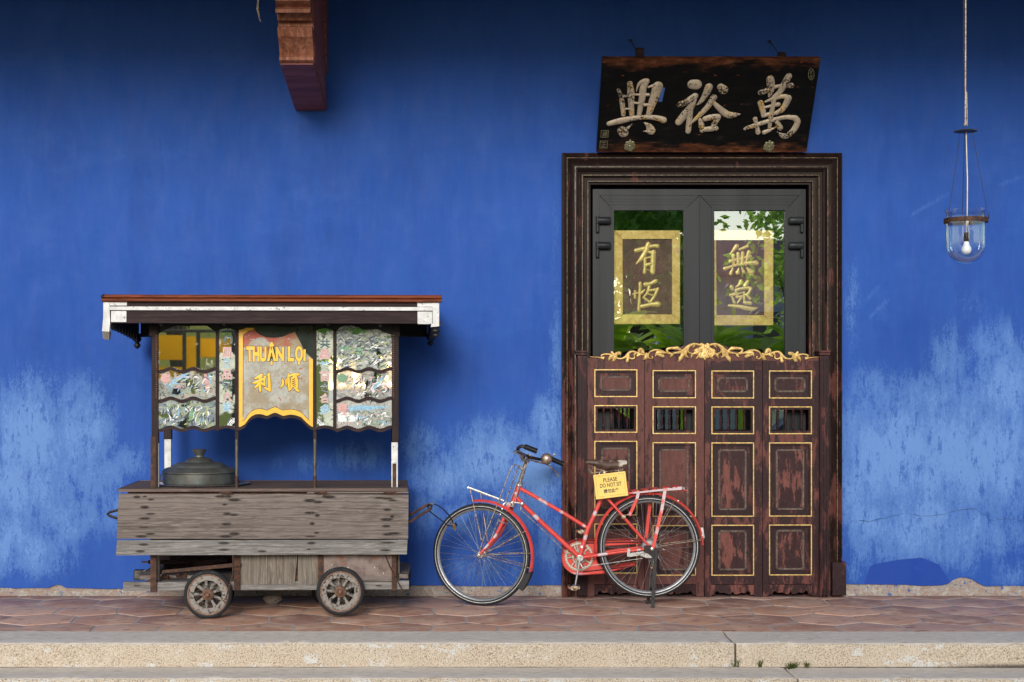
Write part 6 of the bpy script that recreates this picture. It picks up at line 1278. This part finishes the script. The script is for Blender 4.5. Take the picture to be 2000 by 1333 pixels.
for i in range(5):
    a0 = 1232 + i * 20; z0 = q(a0, 960.5 - (a0 - 1232) * .105).z; z1 = q(a0 + 12, 960.5 - (a0 + 12 - 1232) * .105).z; xa, xb = q(a0, 960).x, q(a0 + 12, 960).x
    k = len(m2.v); m2.v += [(xa, -.060, z0 + .006), (xb, -.060, z1 + .006), (xb, .060, z1 + .008), (xa, .060, z0 + .008), (xa, -.060, z0 + .002), (xb, -.060, z1 + .002), (xb, .060, z1 + .004), (xa, .060, z0 + .004)]
    m2.f += [(k+i_, k+j_, k+k_, k+l_) for i_, j_, k_, l_ in ((0,1,2,3),(7,6,5,4),(0,4,5,1),(1,5,6,2),(2,6,7,3),(3,7,4,0))]
rk = BK.part("rear_rack", m, MT['red'], smooth=0, spots=[(q(1245 + 14 * i, 961 - i * 1.4), .05, .03) for i in range(7)]); BK.part("rack_slat", m2, MT['red'], parent=rk, smooth=0, spots=[])
m = MB()
for i, px in enumerate((1256, 1268, 1283, 1311, 1321)): m.lathe([(.0042, 0), (.003, .002), (0, .002)], q(px, 957.8 - (px - 1256) * .095 + .6, -yr - .002), (0, -1, 0), 8)
BK.part("rack_bolt", m, MT['iron'], parent=rk)
m = MB().tube([q(1227, 966, -.02), q(1226, 940, -.02)], .003, 6); m.tube([q(1230, 967, -.02), q(1231, 968, -.02)], .004, 6)
m.tube([q(1320, 957, -.03), q(1322, 961, -.03)], .005, 8); m.tube([q(1334, 955, -.02), q(1333, 961, -.02)], .005, 8); m.tube([q(1333, 958.5, -.02), q(1343, 958, -.02)], .004, 8); m.tube([q(1268, 962, -.05), q(1269, 966, -.05)], .004, 8)
BK.part("rack_lever", m, MT['red'], parent=rk, spots=[])
def strut(pts, y0, y1, w_, sps):
    m = MB(); P_ = [q(*p) for p in pts]; n_ = 16
    for i in range(n_ + 1):
        t = i / n_; u = t * (len(P_) - 1); k = min(int(u), len(P_) - 2); p = P_[k].lerp(P_[k+1], u - k); y = y0 + (y1 - y0) * t; d = (P_[-1] - P_[0]).normalized(); nv = V((-d.z, 0, d.x))
        for s_, yy in ((-1, -.0015), (1, -.0015), (1, .0015), (-1, .0015)): v = p + nv * s_ * w_ / 2; m.v.append((v.x, y + yy, v.z))
    for i in range(n_):
        for k in range(4): a, b = i*4+k, i*4+(k+1) % 4; m.f.append((a, b, b+4, a+4))
    m.f += [(0, 3, 2, 1), tuple(n_*4 + k for k in range(4))]
    BK.part("rack_strut", m, MT['red'], spots=sps, parent=rk, smooth=0)
strut([(1245, 957), (1242, 972), (1227, 1006)], -yr - .004, -yr - .002, .020, [(q(1243, 966), .03, .03), (q(1228, 1003), .015, .015)])
strut([(1296.5, 953), (1290, 990), (1272, 1068)], -yr - .005, -.085, .021, [(q(1295, 965), .03, .05), (q(1291, 990), .03, .04), (q(1280, 1035), .02, .03)])
strut([(1276, 963), (1272, 990), (1264, 1062)], yr + .004, .08, .022, [])
m = MB().pbox(F, 1214, 1222, 1006, 1014, -.075, .02); m.ball(q(1226, 1006, -.072), .006, seg=8, ring=6); m.ball(q(1245, 957, -yr - .008), .005, seg=8, ring=6); m.ball(q(1296.5, 953.5, -yr - .009), .005, seg=8, ring=6); BK.part("stay_clamp", m, MT['rchrome'], bev=.001)
BK.part("frame_badge", MB().pbox(F, 1134, 1138, 1066, 1071, -.0165, .002), MT['bulb'], smooth=0)
# ------------------------------------------------------------------ sign hung from the saddle
ys = YB - .085; cs3 = W0.p(1192.8, 948.3, ys)
SG = Thing("hanging_sign", "yellow PLEASE DO NOT SIT sign hanging tilted from the bicycle saddle", "sign", tuple(cs3), rot=(0, R(-7.0), 0)); ks = W0.s(1190, 948, ys); hw_, hh_ = 31.5 * ks, 24 * ks
SG.part("panel", MB().box(-hw_, hw_, 0, .004, -hh_, hh_), MT['yellow'], bev=.0008)
F = Fr(tuple(cs3), (0, R(-7.0), 0)); m = MB()
for x0, x1, z0, z1 in ((-.87, .87, .82, .835), (-.87, .87, -.835, -.82), (-.88, -.87, -.83, .83), (.87, .88, -.83, .83)): m.box(hw_ * x0, hw_ * x1, -.0006, 0.0, hh_ * z0, hh_ * z1)
SG.part("border_line", m, MT['ink'], smooth=0)
def stext(m, body, x0, x1, z0, z1, bold):
    class G: 
        def p(s, px, py, yl): return V((px * ks, yl, -py * ks))
    m.text(G(), body, (x0, z0, x1, z1), -.0004, bold, .0006)
m = MB(); stext(m, "PLEASE", -13.5, 14, -15.5, -7.5, .016); stext(m, "DO NOT SIT", -21, 21.5, -5, 2.8, .016); stext(m, "請勿此坐", -15, 15, 6, 14.5, .022); SG.part("lettering", m, MT['ink'], smooth=0)
m = MB()
for dx in (-19, 19): c_ = V((dx * ks, 0, hh_)); m.tube([c_ + V((0, -.004, -.010)), c_ + V((0, .004, .012)), c_ + V((.002, .04, .022)), c_ + V((0, .02, -.006))], .0018, 5)
SG.part("wire_tie", m, MT['chrome'])
for dx in (-19, 19): SG.part("eyelet", MB().lathe([(.004, 0), (.004, .0008), (0, .0008)], (dx * ks, 0, hh_ - .008), (0, -1, 0), 10), MT['ink'])
# ------------------------------------------------------------------ cable lock
yl_ = -.72; LK = Thing("cable_lock", "black cable lock looping from the cart handle to the bicycle's front tyre", "lock", (wx(865, -.7), -.7, 0)); F = LK.F
a = [(835, 990, -.20), (839, 984, -.24), (846, 984, -.24), (856, 988, -.1), (866, 995, .05), (876, 1006, .15), (884, 1018, .20), (886, 1028, .22)]
b = [(836, 986, -.18), (837, 997, -.2), (845, 1004, -.1), (857, 1013, .05), (868, 1021, .2), (874, 1026, .30), (882, 1028, .32), (886, 1030, .28)]
m = MB()
for l in (a, b): m.tube([F.p(x, y, z) for x, y, z in l], .0042, 8)
LK.part("cable", m, MT['grip']); m = MB().tube([F.p(885, 1024, .20), F.p(888.5, 1034, .22)], .0095, 12); LK.part("lock_body", m, simple("brass_lock", (.50, .33, .07), .35, .7), smooth=30)
LK.part("key_cylinder", MB().tube([F.p(889, 1022, .21), F.p(892.5, 1027, .22)], .006, 10), MT['grip'])
# ================================================================== garden and street side behind the camera (seen in the glass)
def leafblade(m, base, yaw, pitch, Ln, Wd, r):
    n0 = len(m.v); k = 8; d = V((math.cos(yaw), math.sin(yaw), 0)); s_ = V((-d.y, d.x, 0)); p = V(base); ang = pitch
    for i in range(k + 1):
        t = i / k; wv = Wd * math.sin(math.pi * min(1, t * .92 + .06)) ** .7
        m.v += [tuple(p - s_ * wv + V((0, 0, wv * .3))), tuple(p), tuple(p + s_ * wv + V((0, 0, wv * .3)))]
        p = p + (d * math.cos(ang) + V((0, 0, 1)) * math.sin(ang)) * (Ln / k); ang -= r * 2.0 / k
    for i in range(k):
        a = n0 + i * 3; m.f += [(a, a+1, a+4, a+3), (a+1, a+2, a+5, a+4)]
rg = random.Random(5)
i_ = 0
spots_ = [(2.0, -15.2), (3.0, -15.9), (4.0, -15.1), (5.0, -15.8), (6.0, -15.2), (7.0, -15.7)]
names_ = ["first", "second", "third", "fourth", "fifth", "sixth"]
for x, y in spots_:
    lab = "clump of broad banana leaves reflected low in the door glass"
    T = Thing("banana_plant", lab, "plant", (x, y, -.285), group="banana plants reflected in the doors" if x > 0 else None); st_ = MB(); lf = MB()
    for s_ in range(3):
        bx_, by_ = rg.uniform(-.4, .4), rg.uniform(-.3, .3); h_ = rg.uniform(1.7, 2.3)
        st_.tube([(bx_, by_, 0), (bx_ * 1.1, by_, h_)], [.09, .05], 8)
        for k in range(8): leafblade(lf, (bx_, by_, h_ - .05), rg.uniform(0, 6.28), rg.uniform(.7, 1.35), rg.uniform(1.2, 1.75), rg.uniform(.16, .24), rg.uniform(.5, .9))
    T.part("stem", st_, MT['fol1']); T.part("leaf_blades", lf, MT['fol1'], smooth=60)
def tree(x, y, h, cr, label, n_=2600, lo=.45):
    T = Thing("tree", label, "tree", (x, y, -.285)); m = MB().tube([(0, 0, 0), (.1, 0, h * .35), (-.05, .1, h * .6), (0, 0, h * .9)], [.24, .17, .12, .03], 8)
    cl = []
    for k in range(9):
        a = rg.uniform(0, 6.28); e = V((math.cos(a) * cr * .6, math.sin(a) * cr * .6, h * rg.uniform(max(.5, lo), .95))); m.tube([(0, 0, h * .35), e * .6 + V((0, 0, h * .15)), e], [.09, .05, .02], 6); cl.append(e)
    T.part("trunk", m, MT['bark']); m = MB()
    for k in range(14): cl.append(V((rg.gauss(0, cr * .45), rg.gauss(0, cr * .45), h * rg.uniform(lo, 1.0))))
    for k in range(n_):
        c_ = rg.choice(cl) + V((rg.gauss(0, .4), rg.gauss(0, .4), rg.gauss(0, .32))); s_ = rg.uniform(.07, .15)
        u = V((rg.gauss(0, 1), rg.gauss(0, 1), rg.gauss(0, 1))).normalized(); v = u.orthogonal().normalized()
        m.add([c_ - u*s_, c_ - v*s_*.5, c_ + u*s_, c_ + v*s_*.5], [(0, 1, 2, 3)])
    T.part("crown", m, MT['fol2'], smooth=0)
tree(4.1, -21.5, 6.7, 1.5, "dense dark green tree reflected in the left door pane", 5200)
tree(7.7, -21.5, 6.2, .9, "slim tree reflected at the right edge of the right door pane", 1300)
tree(-8.2, -24.0, 6.6, .9, "slender tree mirrored in the left of the cart's glass", 900)
tree(-4.5, -26.0, 5.6, .8, "high-crowned tree mirrored at the top of the cart's left glass", 900, .72)
tree(-5.1, -25.0, 5.4, .7, "slim-trunked tree mirrored at the outer edge of the cart's left glass", 800, .72)
tree(-1.6, -20.5, 5.2, 1.3, "narrow tree mirrored in the cart's narrow strips", 1500)
tree(-.1, -21.0, 5.2, 1.3, "rounded tree mirrored in the right of the cart's glass", 3500)
def house(name, label, x0, x1, y, h, wcol, rcol, wins):
    T = Thing(name, label, "house", ((x0 + x1) / 2, y, -.285)); hw_ = (x1 - x0) / 2
    T.part("wall", MB().box(-hw_, hw_, -5, 0, 0, h), simple(name + "_wall", wcol, .8), smooth=0)
    T.part("roof", MB().prism([(-5.6, h - .1), (.6, h - .1), (.6, h), (-2.5, h + 1.3), (-5.6, h)], -hw_ - .4, hw_ + .4, 'x'), simple(name + "_roof", rcol, .8), smooth=0)
    for i in range(wins):
        cx = -hw_ + (i + .5) * 2 * hw_ / wins
        wdw = T.part("window", MB().box(cx - .5, cx + .5, .002, .06, h * .42, h * .8), MT['white'], smooth=0)
        T.part("pane", MB().box(cx - .42, cx + .42, .061, .07, h * .45, h * .77), MT['dglass'], parent=wdw, smooth=0)
house("pale_pavilion", "pale pavilion with a red tiled roof reflected in the right door pane", 6.6, 18.0, -36, 5.35, (.75, .70, .62), (.42, .22, .20), 5)
house("yellow_house", "sunny yellow house mirrored in the cart's glass panels", -14, -1.0, -31, 4.0, (.95, .72, .20), (.28, .12, .07), 0)
n = N("added_yellow_canvas"); n.out((.80, .52, .10), .8); tl = n.n("ShaderNodeBsdfTranslucent"); tl.inputs[0].default_value = (.95, .66, .16, 1)
mx = n.n("ShaderNodeMixShader"); mx.inputs[0].default_value = .9; n.t.links.new(n.b.outputs[0], mx.inputs[1]); n.t.links.new(tl.outputs[0], mx.inputs[2]); n.t.links.new(mx.outputs[0], n.o.inputs[0]); MT['canvas'] = n.m
T = Thing("added_canvas_screen", "sunlit yellow canvas screen on posts mirrored in the cart's top left pane", "screen", (-3.7, -19.5, -.285))  # added screen: its backlit yellow brightens the mirror reflection
for a, b, c_, d in ((-.95, -.55, 1.95, 2.62), (-.45, .05, 2.25, 2.72), (.12, .30, 1.9, 2.7), (.38, .95, 2.3, 2.66), (-.5, .1, 1.85, 2.12)): T.part("canvas", MB().box(a, b, -.004, .004, c_, d), MT['canvas'], smooth=0)
for a in (-1.0, -.5, .08, .34, 1.0): T.part("post", MB().tube([(a, 0, 0), (a, 0, 2.8)], .035, 8), MT['bark'])
T.part("top_rail", MB().tube([(-1.05, 0, 2.8), (1.05, 0, 2.8)], .03, 8), MT['bark'])
def car(label, loc, rot, col):
    T = Thing("parked_car", label, "car", loc, rot=(0, 0, rot)); body = [(-2.1,.35),(-2.12,.7),(-2.0,.86),(-1.1,.95),(-.5,1.38),(.9,1.42),(1.6,1.0),(2.05,.92),(2.12,.6),(2.08,.35),(1.75,.32),(1.6,.6),(1.3,.68),(1.0,.6),(.9,.3),(-.9,.3),(-1.0,.6),(-1.3,.68),(-1.6,.6),(-1.75,.32)]
    T.part("body", MB().prism(body, -.82, .82), simple("car_paint", col, .25, .1, .05), bev=.05, smooth=40)
    T.part("window", MB().prism([(-.98,.96),(-.45,1.33),(.86,1.37),(1.45,1.0)], -.825, .825), MT['dglass'], smooth=0)
    for wx_ in (-1.3, 1.3):
        for wy_ in (-.78, .78):
            w_ = T.part("wheel", MB().lathe([(.30,-.1),(.33,-.06),(.33,.06),(.30,.1),(.2,.1),(.2,-.1)], (wx_, wy_, .33), (0,1,0), 24, closed=True), MT['rubber']); T.part("rim", MB().lathe([(0,.06),(.12,.07),(.2,.09),(.2,-.09),(.12,-.07),(0,-.06)], (wx_, wy_, .33), (0,1,0), 24), MT['steel'], parent=w_)
    for wy_ in (-.6, .6): T.part("headlight", MB().ball((-2.08, wy_, .72), .12, .5, 1, .6), MT['bulb'])
car("white parked car reflected between the half doors' spindles", (6.1, -13.9, -.285), 0.03, (.72, .73, .74))
car("red parked car reflected in the left half doors' spindles", (1.7, -14.4, -.285), .05, (.45, .02, .02))
